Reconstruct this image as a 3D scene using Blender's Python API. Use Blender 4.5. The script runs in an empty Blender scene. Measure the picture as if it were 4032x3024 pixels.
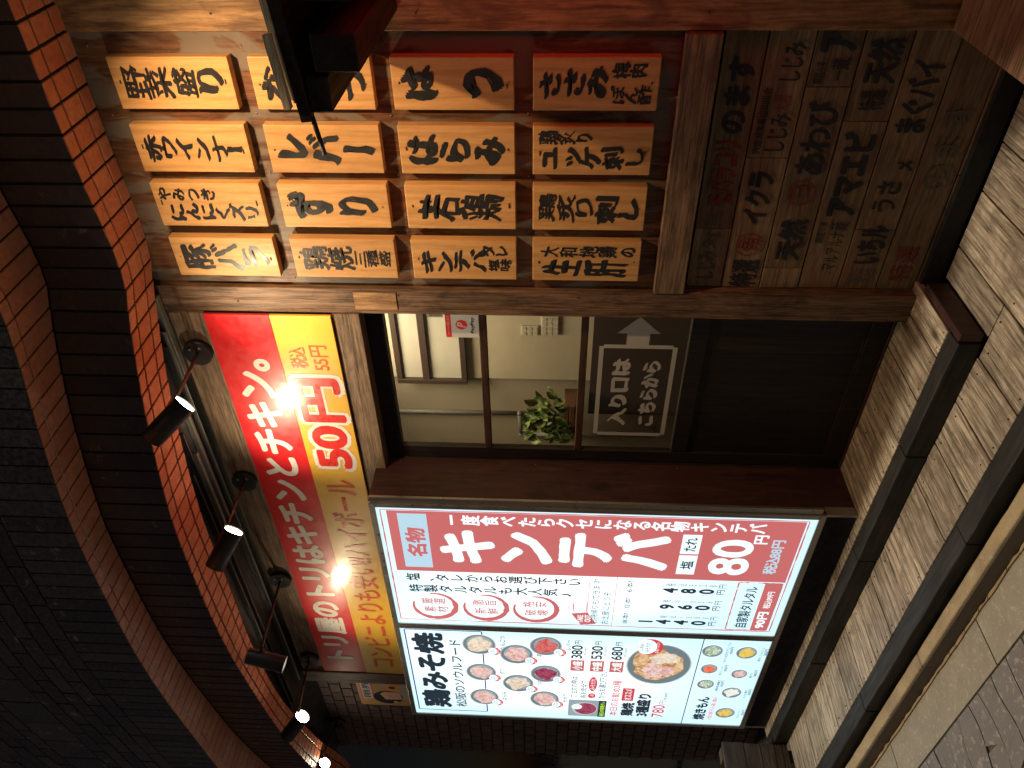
import bpy, bmesh, math, random
from mathutils import Vector, Matrix, noise
random.seed(7)
R = math.radians
sc = bpy.context.scene
col = sc.collection
# ------------------------------------------------------------------ camera, world, lights, exposure
cam_d = bpy.data.cameras.new('camera')
cam = bpy.data.objects.new('camera', cam_d); col.objects.link(cam); sc.camera = cam
cam_d.sensor_fit = 'HORIZONTAL'; cam_d.sensor_width = 36; cam_d.lens = 2987.2/4032*36
cam_d.clip_start = .02; cam_d.clip_end = 500
yaw, pitch, roll = .70890, .04790, .02089          # the phone was held on its side: world up is the left of the picture
F = Vector((-math.sin(yaw)*math.cos(pitch), math.cos(yaw)*math.cos(pitch), math.sin(pitch)))
Rt = F.cross(Vector((0, 0, 1))).normalized(); Up = Rt.cross(F)
Rr = math.cos(roll)*Rt + math.sin(roll)*Up; Ur = math.cos(roll)*Up - math.sin(roll)*Rt
cx, cy, cz = -Ur, Rr, -F
cam.matrix_world = Matrix(((cx.x, cy.x, cz.x, 0), (cx.y, cy.y, cz.y, 0), (cx.z, cy.z, cz.z, 1.3), (0, 0, 0, 1)))
w = bpy.data.worlds.new('World'); sc.world = w; w.use_nodes = True
wn = w.node_tree; bg = wn.nodes['Background']
sky = wn.nodes.new('ShaderNodeTexSky'); sky.sky_type = 'NISHITA'; sky.sun_disc = False
sky.sun_elevation = R(-5); sky.sun_rotation = R(200)
wn.links.new(sky.outputs[0], bg.inputs['Color']); bg.inputs['Strength'].default_value = .9
sun_d = bpy.data.lights.new('street_light', 'SUN'); sun_d.energy = 1.65; sun_d.angle = R(2.2); sun_d.color = (1, .84, .63)
sun = bpy.data.objects.new('street_light', sun_d); col.objects.link(sun)
sun.rotation_euler = Vector((.06, .150, -1)).to_track_quat('-Z', 'Y').to_euler()
sc.view_settings.view_transform = 'Standard'; sc.view_settings.look = 'None'
sc.view_settings.exposure = 0; sc.view_settings.gamma = 1; sc.view_settings.use_curve_mapping = False

def spot(name, loc, target, energy, colr, size=110, blend=.8, rad=.03):
    d = bpy.data.lights.new(name, 'SPOT'); d.energy = energy; d.color = colr; d.spot_size = R(size); d.spot_blend = blend
    d.shadow_soft_size = rad
    o = bpy.data.objects.new(name, d); col.objects.link(o); o.location = loc
    o.rotation_euler = (Vector(target)-Vector(loc)).to_track_quat('-Z', 'Y').to_euler(); return o

# ------------------------------------------------------------------ materials
MATS = {}
class NT:
    def __init__(s, name):
        s.m = bpy.data.materials.new(name); s.m.use_nodes = True; s.t = s.m.node_tree
        s.p = s.t.nodes['Principled BSDF']; s.out = s.t.nodes['Material Output']
    def n(s, typ, **kw):
        o = s.t.nodes.new(typ)
        for k, v in kw.items():
            if k in o.inputs.keys() if isinstance(k, str) else False: o.inputs[k].default_value = v
            else: setattr(o, k, v)
        return o
    def l(s, a, b): s.t.links.new(a, b)
    def ramp(s, fac, stops, interp='LINEAR'):
        r = s.t.nodes.new('ShaderNodeValToRGB'); r.color_ramp.interpolation = interp
        e = r.color_ramp.elements
        while len(e) < len(stops): e.new(.5)
        for i, (p, c) in enumerate(stops):
            e[i].position = p; e[i].color = (c, c, c, 1) if isinstance(c, (int, float)) else (*c, 1)
        s.l(fac, r.inputs[0]); return r.outputs[0]
    def mix(s, fac, a, b, mode='MIX'):
        m = s.t.nodes.new('ShaderNodeMix'); m.data_type = 'RGBA'; m.blend_type = mode
        for i, v in ((0, fac), (6, a), (7, b)):
            if isinstance(v, (int, float)): m.inputs[i].default_value = v if i == 0 else (v, v, v, 1)
            elif isinstance(v, tuple): m.inputs[i].default_value = (*v, 1)
            else: s.l(v, m.inputs[i])
        return m.outputs[2]
    def coords(s, scale=(1, 1, 1), rnd=True):
        tc = s.t.nodes.new('ShaderNodeTexCoord'); mp = s.t.nodes.new('ShaderNodeMapping')
        mp.inputs['Scale'].default_value = scale
        if rnd:
            oi = s.t.nodes.new('ShaderNodeObjectInfo')
            vm = s.t.nodes.new('ShaderNodeVectorMath'); vm.operation = 'MULTIPLY_ADD'
            s.l(oi.outputs['Random'], vm.inputs[0]); vm.inputs[1].default_value = (17.3, 9.1, 23.7)
            s.l(tc.outputs['Object'], vm.inputs[2]); s.l(vm.outputs[0], mp.inputs[0])
        else: s.l(tc.outputs['Object'], mp.inputs[0])
        return mp.outputs[0]
    def noise(s, vec, scale=5, detail=4, rough=.55, dist=0):
        n = s.t.nodes.new('ShaderNodeTexNoise'); s.l(vec, n.inputs['Vector'])
        n.inputs['Scale'].default_value = scale; n.inputs['Detail'].default_value = detail
        n.inputs['Roughness'].default_value = rough; n.inputs['Distortion'].default_value = dist
        return n.outputs['Fac']
    def bump(s, h, strength=.3, dist=.002):
        b = s.t.nodes.new('ShaderNodeBump'); b.inputs['Strength'].default_value = strength; b.inputs['Distance'].default_value = dist
        s.l(h, b.inputs['Height']); s.l(b.outputs[0], s.p.inputs['Normal'])
    def rand(s):
        return s.t.nodes.new('ShaderNodeObjectInfo').outputs['Random']

def plain(name, c, rough=.6, metal=0, em=None, ems=1, coat=0):
    t = NT(name); t.p.inputs['Base Color'].default_value = (*c, 1); t.p.inputs['Roughness'].default_value = rough
    t.p.inputs['Metallic'].default_value = metal; t.p.inputs['Coat Weight'].default_value = coat; t.p.inputs['Coat Roughness'].default_value = .13
    if em: t.p.inputs['Emission Color'].default_value = (*em, 1); t.p.inputs['Emission Strength'].default_value = ems
    v = t.coords((1, 1, 1)); f = t.noise(v, 30, 3)
    t.l(t.ramp(f, [(.3, max(rough-.08, .02)), (.7, min(rough+.1, 1))]), t.p.inputs['Roughness'])
    if not em: t.l(t.mix(t.ramp(t.noise(v, 6, 4), [(.3, 0.), (.75, .35)]), c, tuple(x*.6 for x in c)), t.p.inputs['Base Color'])
    MATS[name] = t.m; return t.m

def wood(name, dark, light, axis='z', grain=26, rough=.55, knots=0, blotch=None, blotch_lv=(.45, .6), streak=.6, bump=.35, vary=.25, wear=None, rings=.22, con=.45, dirt=.4):
    """grain runs along axis; colours are the board's own"""
    t = NT(name); st = {'x': (1.1, grain, grain), 'y': (grain, 1.1, grain), 'z': (grain, grain, 1.1)}[axis]
    lo = {'x': (1, 3, 3), 'y': (3, 1, 3), 'z': (3, 3, 1)}[axis]
    v = t.coords(st); vb = t.coords(lo)
    big = t.noise(vb, 1.6, 3, .5, .6)
    fine = t.noise(v, 3.2, 6, .65, .2)
    # growth rings: bands warped by a broad noise
    wv = t.t.nodes.new('ShaderNodeTexWave'); wv.wave_type = 'BANDS'; wv.bands_direction = {'x': 'Z', 'y': 'X', 'z': 'X'}[axis]
    t.l(vb, wv.inputs['Vector']); wv.inputs['Scale'].default_value = 2.6; wv.inputs['Distortion'].default_value = 7
    wv.inputs['Detail'].default_value = 2.5; wv.inputs['Detail Scale'].default_value = .8
    ring = t.ramp(wv.outputs['Fac'], [(.0, 0.), (.75, .35), (1, 1.)])
    f = t.mix(rings, fine, ring); f = t.mix(.3, f, big)
    c = t.mix(t.ramp(f, [(.28, 0.), (.5, .5), (.72, 1.)]), light, dark)
    st2 = t.ramp(t.noise(v, 9, 3, .6), [(.35, 0.), (.62, 1.)])
    c = t.mix(t.mix(streak, st2, 1.), tuple(x*.55 for x in dark), c)
    # open grain: thin dark lines that run with the board, and broad dirt
    g1 = t.ramp(t.noise(v, 5.5, 8, .72, .35), [(.40, 1-con), (.52, 1.), (.66, 1+con*.35)])
    c = t.mix(1., c, g1, 'MULTIPLY')
    d1 = t.ramp(t.noise(t.coords({'x': (1, 2, 2), 'y': (2, 1, 2), 'z': (2, 2, 1)}[axis]), 5, 6, .68, .9), [(.34, 1-dirt), (.52, 1.)])
    c = t.mix(1., c, d1, 'MULTIPLY')
    if knots:
        vo = t.t.nodes.new('ShaderNodeTexVoronoi'); t.l(t.coords({'x': (1, 2.2, 2.2), 'y': (2.2, 1, 2.2), 'z': (2.2, 2.2, 1)}[axis]), vo.inputs['Vector'])
        vo.inputs['Scale'].default_value = knots
        kf = t.ramp(vo.outputs['Distance'], [(.03, 1.), (.07, .55), (.12, 0.)])
        c = t.mix(kf, c, tuple(x*.35 for x in dark))
    if blotch:
        bf = t.noise(t.coords({'x': (1, 2.4, 2.4), 'y': (2.4, 1, 2.4), 'z': (3.0, 3.0, 1)}[axis]), 3.4, 5, .55, .8)
        c = t.mix(t.ramp(bf, [(blotch_lv[0], 0.), (blotch_lv[1], .9)]), c, blotch)
    if wear:
        wf = t.noise(t.coords((1, 1, 1)), 9, 6, .7, .4)
        c = t.mix(t.ramp(wf, [(.5, 0.), (.68, .8)]), c, wear)
    hv = t.t.nodes.new('ShaderNodeHueSaturation'); t.l(c, hv.inputs['Color'])
    t.l(t.ramp(t.rand(), [(0, 1-vary), (1, 1+vary)]), hv.inputs['Value'])
    t.l(hv.outputs[0], t.p.inputs['Base Color'])
    t.l(t.ramp(fine, [(.3, rough-.1), (.7, min(rough+.18, 1))]), t.p.inputs['Roughness'])
    t.bump(f, bump, .0025); t.p.inputs['Specular IOR Level'].default_value = .35
    MATS[name] = t.m; return t.m

wood('pine_plaque', (.46, .235, .08), (.59, .34, .135), 'z', 14, .45, 1.6, streak=.85, bump=.15, vary=.08, rings=.35, con=.14, dirt=.1)
wood('stained_panel', (.085, .036, .02), (.22, .098, .044), 'z', 18, .5, 2.2, blotch=(.15, .125, .10), blotch_lv=(.48, .54), bump=.25, vary=0)
wood('brown_frame', (.10, .055, .034), (.25, .15, .09), 'z', 24, .55, 2.2, bump=.7, vary=.1, con=.6, dirt=.5)
wood('brown_frame_x', (.13, .08, .05), (.33, .22, .14), 'x', 24, .55, 2.4, bump=.7, vary=.12, con=.6, dirt=.4)
wood('pale_frame', (.24, .12, .05), (.44, .26, .125), 'z', 13, .5, 2.4, blotch=(.12, .065, .035), blotch_lv=(.54, .64), bump=.35, vary=.05, rings=.4)
wood('varnished_board', (.038, .018, .016), (.080, .037, .030), 'z', 10, .42, 0, blotch=(.045, .018, .02), bump=.12, vary=.08)
wood('door_wood', (.011, .0075, .0075), (.027, .018, .016), 'z', 30, .5, 0, bump=.3, vary=.1)
wood('door_bar', (.05, .022, .014), (.09, .042, .026), 'x', 26, .45, 0, bump=.2, vary=.1)
wood('deck_plank', (.175, .135, .095), (.58, .50, .375), 'y', 32, .5, 2.0, bump=1.4, vary=.2, wear=(.17, .13, .10), rings=.3, streak=1., con=.7, dirt=.35)
wood('black_beam', (.010, .010, .009), (.028, .026, .022), 'x', 16, .6, 0, bump=.5, vary=.15)
wood('crate_board', (.17, .115, .068), (.30, .21, .125), 'x', 26, .7, 0, blotch=(.20, .10, .07), blotch_lv=(.56, .7), bump=.5, vary=.22, con=.42, dirt=.28)
wood('canopy_dark', (.012, .007, .005), (.032, .016, .010), 'y', 18, .55, 0, bump=.2, vary=.1)
wood('canopy_pale', (.60, .49, .36), (.84, .75, .60), 'x', 18, .6, 0, bump=.3, vary=.15)
wood('fence_plank', (.07, .045, .034), (.17, .12, .085), 'y', 22, .6, 1.2, bump=.6, vary=.15)
wood('step_wood', (.15, .085, .05), (.34, .20, .115), 'x', 30, .6, 0, bump=.9, vary=.1, con=.7, dirt=.3)
plain('planter_wood', (.17, .075, .04), .6)
plain('ink', (.018, .018, .020), .38)
plain('faded_ink', (.012, .013, .022), .7); plain('faded_red', (.20, .02, .02), .7); plain('grey_ink', (.10, .09, .08), .8)
plain('nail', (.35, .30, .22), .35, .9); plain('nail_dark', (.05, .02, .015), .5)
plain('steel', (.42, .40, .38), .33, .85); plain('aluminium', (.30, .29, .27), .42, .7)
plain('black_metal', (.018, .018, .020), .38, .3); plain('brown_arm', (.11, .05, .04), .4, .4)
plain('dark_void', (.008, .008, .009), .8); plain('base_panel', (.004, .005, .008), .75)
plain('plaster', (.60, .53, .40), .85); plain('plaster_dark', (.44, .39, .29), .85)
plain('cream', (.62, .60, .52), .5); plain('grey_pipe', (.28, .28, .27), .4); plain('interior_brown', (.07, .045, .035), .5)
plain('banner_red', (.72, .012, .018), .38, coat=.6); plain('banner_yellow', (.85, .50, .05), .38, coat=.6)
plain('banner_white', (.86, .84, .80), .3); plain('banner_crimson', (.72, .035, .03), .3); plain('banner_orange', (.75, .12, .05), .3)
plain('sticker_white', (.62, .63, .64), .4); plain('sticker_red', (.75, .03, .03), .4); plain('sticker_grey', (.42, .42, .42), .5)
plain('film_white', (.42, .40, .38), .6)
plain('glass_dark', (.010, .014, .020), .08)
plain('poster_tan', (.48, .27, .10), .5); plain('poster_grey', (.40, .33, .28), .5); plain('poster_skin', (.62, .36, .24), .5)
plain('poster_orange', (.75, .30, .04), .5)
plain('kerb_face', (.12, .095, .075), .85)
plain('lens', (1, 1, 1), .3, em=(1, .88, .66), ems=38)

def brickmat(name, base, alt, rough, spec=.4):
    t = NT(name); v = t.coords((1, 1, 1))
    c = t.mix(t.ramp(t.rand(), [(.15, 0.), (.9, 1.)]), base, alt)
    c = t.mix(t.ramp(t.noise(v, 40, 4, .7), [(.35, .5), (.65, 0.)]), c, tuple(x*.55 for x in base))
    c = t.mix(t.ramp(t.noise(v, 11, 5, .7), [(.62, 0.), (.72, .35)]), c, (.55, .38, .30))
    t.l(c, t.p.inputs['Base Color']); t.l(t.ramp(t.noise(v, 60, 3), [(.3, rough-.12), (.7, rough+.15)]), t.p.inputs['Roughness'])
    t.bump(t.noise(v, 90, 4), .25, .001); t.p.inputs['Specular IOR Level'].default_value = spec; MATS[name] = t.m
brickmat('orange_tile', (.66, .20, .10), (.76, .28, .15), .45)
brickmat('red_tile', (.50, .21, .14), (.60, .28, .19), .6)
brickmat('brown_tile', (.052, .036, .036), (.085, .058, .055), .42, .6)
brickmat('dark_tile', (.032, .026, .028), (.055, .045, .046), .3, .6)
brickmat('alley_brick', (.085, .05, .048), (.12, .075, .07), .65)
plain('lime', (.42, .36, .32), .9); plain('grout', (.018, .014, .012), .9)

def concrete(name, base, dark, speck=0, rough=.85):
    t = NT(name); v = t.coords((1, 1, 1))
    c = t.mix(t.ramp(t.noise(v, 7, 6, .65), [(.35, 0.), (.7, 1.)]), base, dark)
    if speck:
        vo = t.t.nodes.new('ShaderNodeTexVoronoi'); t.l(v, vo.inputs['Vector']); vo.inputs['Scale'].default_value = 60
        c = t.mix(t.ramp(vo.outputs['Distance'], [(.10, speck), (.2, 0.)]), c, (.75, .70, .60))
        c = t.mix(t.ramp(t.noise(v, 38, 3, .6), [(.56, 0.), (.66, .5)]), c, (.46, .42, .34))
    t.l(c, t.p.inputs['Base Color']); t.p.inputs['Roughness'].default_value = rough
    t.bump(t.mix(.5, t.noise(v, 45, 5, .7), t.noise(v, 180, 2)), .9, .005); MATS[name] = t.m
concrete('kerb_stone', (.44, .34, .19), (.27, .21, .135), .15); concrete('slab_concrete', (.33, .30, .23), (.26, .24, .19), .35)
concrete('paver', (.20, .19, .185), (.165, .155, .15), .06); concrete('mortar', (.48, .35, .19), (.36, .25, .14)); concrete('joint_ground', (.075, .068, .06), (.11, .10, .09))
concrete('street_ground', (.17, .16, .15), (.13, .12, .12))

def glassmat(name, tint=(1, 1, 1), refl=.06):
    t = NT(name); n = t.t.nodes; tr = n.new('ShaderNodeBsdfTransparent'); tr.inputs[0].default_value = (*tint, 1)
    gl = n.new('ShaderNodeBsdfGlossy'); gl.inputs['Roughness'].default_value = .03
    fr = n.new('ShaderNodeFresnel'); fr.inputs[0].default_value = 1.45; mx = n.new('ShaderNodeMixShader')
    ge = n.new('ShaderNodeNewGeometry'); mm = n.new('ShaderNodeMath'); mm.operation = 'SUBTRACT'; mm.inputs[0].default_value = 1; t.l(ge.outputs['Backfacing'], mm.inputs[1])
    m3 = n.new('ShaderNodeMath'); m3.operation = 'MULTIPLY'; t.l(fr.outputs[0], m3.inputs[0]); t.l(mm.outputs[0], m3.inputs[1])
    t.l(m3.outputs[0], mx.inputs[0]); t.l(tr.outputs[0], mx.inputs[1]); t.l(gl.outputs[0], mx.inputs[2]); t.l(mx.outputs[0], t.out.inputs['Surface'])
    MATS[name] = t.m
glassmat('door_glass', (.86, .86, .84))

def lit(name, c, s=1.0, base=None):
    """print on a backlit acrylic face"""
    t = NT(name); t.p.inputs['Base Color'].default_value = (*(base or tuple(x*.5 for x in c)), 1)
    t.p.inputs['Roughness'].default_value = .35
    t.p.inputs['Emission Color'].default_value = (*c, 1); t.p.inputs['Emission Strength'].default_value = s
    MATS[name] = t.m; return t
def lit_face(name, edge, mid, s):
    """the acrylic face: brighter in front of the tubes, cooler towards the edges"""
    t = lit(name, mid, s); tc = t.t.nodes.new('ShaderNodeTexCoord'); sp = t.t.nodes.new('ShaderNodeSeparateXYZ')
    mp = t.t.nodes.new('ShaderNodeMapping'); mp.inputs['Scale'].default_value = (1/.9, 1, 1/1.876); mp.inputs['Location'].default_value = (.5, 0, .5); t.l(tc.outputs['Object'], mp.inputs[0]); t.l(mp.outputs[0], sp.inputs[0])
    fx = t.ramp(sp.outputs['X'], [(0, 0.), (.25, .8), (.5, 1.), (.75, .8), (1, 0.)]); fz = t.ramp(sp.outputs['Z'], [(0, 0.), (.22, .25), (.5, 1.), (.75, .75), (1, .1)])
    f = t.mix(1., fx, fz, 'MULTIPLY'); t.l(t.mix(f, edge, mid), t.p.inputs['Emission Color'])
lit_face('lit_white', (.52, .78, .88), (1.0, 1.08, 1.06), 1.3)
lit('lit_pale', (.50, .72, .86), .95); lit('lit_bright', (.80, .97, 1.0), 1.15); lit('lit_red', (.57, .145, .145), 1.0); lit('lit_ink', (.018, .030, .045), 1.0, (.01, .01, .012))
lit('lit_navy', (.06, .05, .22), 1.0); lit('lit_crimson', (.62, .06, .08), 1.0); lit('lit_green', (.16, .36, .07), 1.0); lit('lit_yellow', (.75, .62, .10), 1.0)
lit('lit_bowl', (.16, .21, .23), 1.0); lit('lit_rim', (.50, .58, .58), 1.0); lit('lit_grey', (.30, .38, .42), 1.0); lit('lit_neon', (.5, .85, .05), 1.0)
def litfood(name, a, b, scale=40):
    t = lit(name, a, 1.0); v = t.coords((1, 1, 1)); f = t.noise(v, scale, 3, .5, 1.5)
    c = t.mix(t.ramp(f, [(.36, 0.), (.5, .6), (.62, 1.)]), a, b); t.l(c, t.p.inputs['Emission Color'])
litfood('food_pink', (.62, .30, .28), (.85, .66, .60)); litfood('food_cream', (.62, .46, .30), (.88, .80, .68)); litfood('food_red', (.50, .05, .06), (.72, .22, .20))
litfood('food_wine', (.22, .02, .06), (.42, .08, .14)); litfood('food_grill', (.45, .18, .05), (.85, .62, .35), 26); litfood('food_green', (.10, .28, .05), (.80, .85, .75), 60)
litfood('food_white', (.75, .80, .72), (.92, .93, .86)); litfood('food_gold', (.70, .42, .05), (.85, .66, .16)); litfood('food_sausage', (.80, .10, .03), (.88, .28, .16))
lit('lantern_glow', (1, .04, .035), 8)
def leafmat():
    t = NT('leaf'); v = t.coords((1, 1, 1)); f = t.noise(v, 25, 3, .5, 1)
    t.l(t.mix(t.ramp(f, [(.42, 0.), (.6, 1.)]), (.035, .10, .022), (.28, .34, .10)), t.p.inputs['Base Color']); t.p.inputs['Roughness'].default_value = .4
    MATS['leaf'] = t.m
leafmat()

# ------------------------------------------------------------------ object helpers
def tag(o, label=None, cat=None, group=None, kind=None):
    if label: o['label'] = label
    if cat: o['category'] = cat
    if group: o['group'] = group
    if kind: o['kind'] = kind
    return o
def thing(name, loc, label=None, cat=None, group=None, kind=None):
    o = bpy.data.objects.new(name, None); o.empty_display_size = .1; col.objects.link(o); o.location = loc
    return tag(o, label, cat, group, kind)
def wpos(o):
    v = Vector((0, 0, 0))
    while o: v += Vector(o.location); o = o.parent
    return v
def link(name, mesh, mat, parent=None, origin=None):
    """mesh is in world coordinates; its origin is moved to `origin` (default the centre of its box)"""
    o = bpy.data.objects.new(name, mesh)
    if origin is None:
        xs = [v.co for v in mesh.vertices]
        origin = Vector([(min(c[i] for c in xs)+max(c[i] for c in xs))/2 for i in range(3)])
    origin = Vector(origin); mesh.transform(Matrix.Translation(-origin))
    if mat and not mesh.materials: mesh.materials.append(MATS[mat])
    col.objects.link(o); o.parent = parent
    o.location = origin - (wpos(parent) if parent else Vector((0, 0, 0)))
    return o
def copy(o, name=None):
    c = o.copy(); col.objects.link(c); return c
def bx(bm, x0, x1, y0, y1, z0, z1, bev=0, seg=1):
    r = bmesh.ops.create_cube(bm, size=1)
    bmesh.ops.transform(bm, matrix=Matrix.Translation(((x0+x1)/2, (y0+y1)/2, (z0+z1)/2)) @ Matrix.Diagonal((abs(x1-x0), abs(y1-y0), abs(z1-z0), 1)), verts=r['verts'])
    if bev:
        es = list({e for v in r['verts'] for e in v.link_edges})
        bmesh.ops.bevel(bm, geom=es, offset=bev, segments=seg, affect='EDGES', profile=.5)
def mesh_of(bm, name='mesh', smooth=False):
    me = bpy.data.meshes.new(name); bm.to_mesh(me); bm.free()
    if smooth:
        for p in me.polygons: p.use_smooth = True
    return me
def box(name, x0, x1, y0, y1, z0, z1, mat, parent=None, bev=.002, seg=1):
    bm = bmesh.new(); bx(bm, x0, x1, y0, y1, z0, z1, bev, seg); return link(name, mesh_of(bm, name), mat, parent)
def rough_box(name, x0, x1, y0, y1, z0, z1, mat, parent=None, amp=.002, cut=10, bev=.004, seed=0):
    """a sawn board: box cut along its long side, edges gently uneven"""
    bm = bmesh.new(); bx(bm, x0, x1, y0, y1, z0, z1, bev, 2)
    d = (x1-x0, y1-y0, z1-z0); ax = max(range(3), key=lambda i: abs(d[i])); lo = (x0, y0, z0)[ax]
    for k in range(1, cut):
        p = Vector(((x0+x1)/2, (y0+y1)/2, (z0+z1)/2)); p[ax] = lo+d[ax]*k/cut; n = Vector((0, 0, 0)); n[ax] = 1
        bmesh.ops.bisect_plane(bm, geom=bm.verts[:]+bm.edges[:]+bm.faces[:], plane_co=p, plane_no=n)
    for v in bm.verts:
        q = v.co*9+Vector((seed*3.1, seed*7.7, seed)); nv = noise.noise_vector(q)
        for i in range(3):
            if i != ax: v.co[i] += nv[i]*amp
    return link(name, mesh_of(bm, name), mat, parent)
def cyl(bm, a, b, r0, r1=None, seg=16, cap=True):
    a, b = Vector(a), Vector(b); r1 = r0 if r1 is None else r1; d = b-a
    r = bmesh.ops.create_cone(bm, cap_ends=cap, segments=seg, radius1=r0, radius2=r1, depth=d.length)
    bmesh.ops.transform(bm, matrix=Matrix.Translation((a+b)/2) @ d.to_track_quat('Z', 'Y').to_matrix().to_4x4(), verts=r['verts'])
    return r['verts']
def rod(name, a, b, r, mat, parent=None, seg=16, r1=None, smooth=True):
    bm = bmesh.new(); cyl(bm, a, b, r, r1, seg); me = mesh_of(bm, name, smooth)
    o = link(name, me, mat, parent)
    if smooth:
        for p in me.polygons: p.use_smooth = len(p.vertices) == 4
    return o
def slab(bm, pts, nrm, t, c):
    """a polygon piece: pts = outline at the back, raised by t along nrm with a chamfer c"""
    n = Vector(nrm).normalized(); P = [Vector(p) for p in pts]; ctr = sum(P, Vector())/len(P)
    ins = []
    for p in P:
        d = ctr-p; ins.append(p+d.normalized()*min(c*1.4, d.length*.4)+n*t)
    b = [bm.verts.new(p) for p in P]; m = [bm.verts.new(p+n*(t-c*.8)) for p in P]; q = [bm.verts.new(p) for p in ins]; k = len(P)
    fs = [bm.faces.new(q)]
    for i in range(k):
        j = (i+1) % k; fs.append(bm.faces.new((b[i], b[j], m[j], m[i]))); fs.append(bm.faces.new((m[i], m[j], q[j], q[i])))
    bmesh.ops.recalc_face_normals(bm, faces=fs)
    if fs[0].normal.dot(n) < 0: bmesh.ops.reverse_faces(bm, faces=fs)
def piece(name, pts, nrm, t, c, mat, parent):
    bm = bmesh.new(); slab(bm, pts, nrm, t, c); return link(name, mesh_of(bm, name), mat, parent)

# ------------------------------------------------------------------ lettering (built-in font, one glyph mesh per character)
GL = {}
def glyph(ch, bold):
    key = ch
    if key not in GL:
        cu = bpy.data.curves.new('g', 'FONT'); cu.body = ch; cu.size = 1; cu.resolution_u = 4
        ob = bpy.data.objects.new('g', cu); me = ob.to_mesh()
        vs = [(v.co.x, v.co.y) for v in me.vertices]; fs = [tuple(p.vertices) for p in me.polygons]
        ob.to_mesh_clear(); bpy.data.objects.remove(ob); bpy.data.curves.remove(cu)
        GL[key] = (vs, fs)
    return GL[key]
def layout(text, vertical, bold, warp, seed, jit=0.):
    V, Fc = [], []; cur = 0.; rr = random.Random(seed)
    for ch in text:
        if ch == ' ':
            cur += .35 if not vertical else .35; continue
        vs, fs = glyph(ch, bold)
        if not vs: cur += .5; continue
        x0, x1 = min(v[0] for v in vs), max(v[0] for v in vs); wide = ord(ch) > 0x2000
        base = len(V); a = rr.uniform(-jit, jit); s = 1+rr.uniform(-jit, jit)*.8; ox, oy = rr.uniform(-jit, jit)*.3, rr.uniform(-jit, jit)*.3
        for (x, y) in vs:
            cxg = .5 if wide else (x0+x1)/2; dx, dy = x-cxg, y-.38
            if vertical and ch in 'ー―~': dx, dy = dy, -dx
            dx, dy = s*(dx*math.cos(a)-dy*math.sin(a))+ox, s*(dx*math.sin(a)+dy*math.cos(a))+oy
            if warp:
                nv = noise.noise_vector(Vector((dx*3.3+seed, dy*3.3+ord(ch) % 97, seed*.7))); dx += nv.x*warp; dy += nv.y*warp
                nv = noise.noise_vector(Vector((dx*11+seed, dy*11, ord(ch) % 31))); dx += nv.x*warp*.35; dy += nv.y*warp*.35
            if vertical: V.append((dx, -cur+dy, 0))
            else: V.append((cur+(.5 if wide else (x1-x0)/2)+dx, dy, 0))
        for f in fs: Fc.append(tuple(i+base for i in f))
        if bold:      # thicken the strokes: the same glyph pushed out round a small circle, each layer a hair behind the last
            nn = len(vs)
            for k in range(8):
                an = k*math.pi/4+.2; b2 = len(V)
                for i in range(nn):
                    q = V[base+i]; u_, v_ = (math.cos(an)*1.75, math.sin(an)*.62) if warp > .05 else (math.cos(an), math.sin(an)*.9)      # a slanted nib for brush lettering
                    nb_ = bold*(1+(.55*noise.noise(Vector((q[0]*2.3+seed, q[1]*2.3, 4.4))) if warp > .05 else 0)); c45 = .78 if warp > .05 else 1; s45 = .62 if warp > .05 else 0
                    V.append((q[0]+nb_*(u_*c45+v_*s45), q[1]+nb_*(-u_*s45+v_*c45), (k+1)))
                for f in fs: Fc.append(tuple(i+b2 for i in f))
        cur += (1.0 if wide else (.95 if vertical else (x1-x0)+.09))*(.96)
    return V, Fc
def words(name, text, box4, mat, parent, Y=None, vertical=False, bold=.0, warp=0, seed=1, plane='facade', z=None, shear=0, jit=0., flip=False):
    """fits the text into box4 = (left, right, bottom, top) on the plane y = Y facing the street"""
    V, Fc = layout(text, vertical, bold, warp, seed, jit)
    if not V: return None
    a0, a1 = min(v[0] for v in V), max(v[0] for v in V); b0, b1 = min(v[1] for v in V), max(v[1] for v in V)
    l, r, b, t = box4; sx = (r-l)/max(a1-a0, 1e-6); sy = (t-b)/max(b1-b0, 1e-6)
    me = bpy.data.meshes.new(name)
    me.from_pydata([(l+(x-a0)*sx+shear*((y-b0)*sy-(t-b)/2), Y+d_*2.5e-5, b+(y-b0)*sy) for x, y, d_ in V], [], Fc); me.update()
    return link(name, me, mat, parent)
def flat(name, pts, Y, mat, parent):
    me = bpy.data.meshes.new(name); n = len(pts)
    ar = sum(pts[i][0]*pts[(i+1) % n][1]-pts[(i+1) % n][0]*pts[i][1] for i in range(n))
    if ar < 0: pts = pts[::-1]
    me.from_pydata([(x, Y, z) for x, z in pts], [], [tuple(range(len(pts)))]); me.update(); return link(name, me, mat, parent)
def rect(name, l, r, b, t, Y, mat, parent): return flat(name, [(l, b), (r, b), (r, t), (l, t)], Y, mat, parent)
def disc(name, x, z, rx, rz, Y, mat, parent, seg=28, wob=0, seed=0):
    pts = []
    for k in range(seg):
        a = k*2*math.pi/seg; q = 1+wob*noise.noise(Vector((math.cos(a)*2+seed, math.sin(a)*2, seed*1.7)))
        pts.append((x+rx*q*math.cos(a), z+rz*q*math.sin(a)))
    return flat(name, pts, Y, mat, parent)
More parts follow.
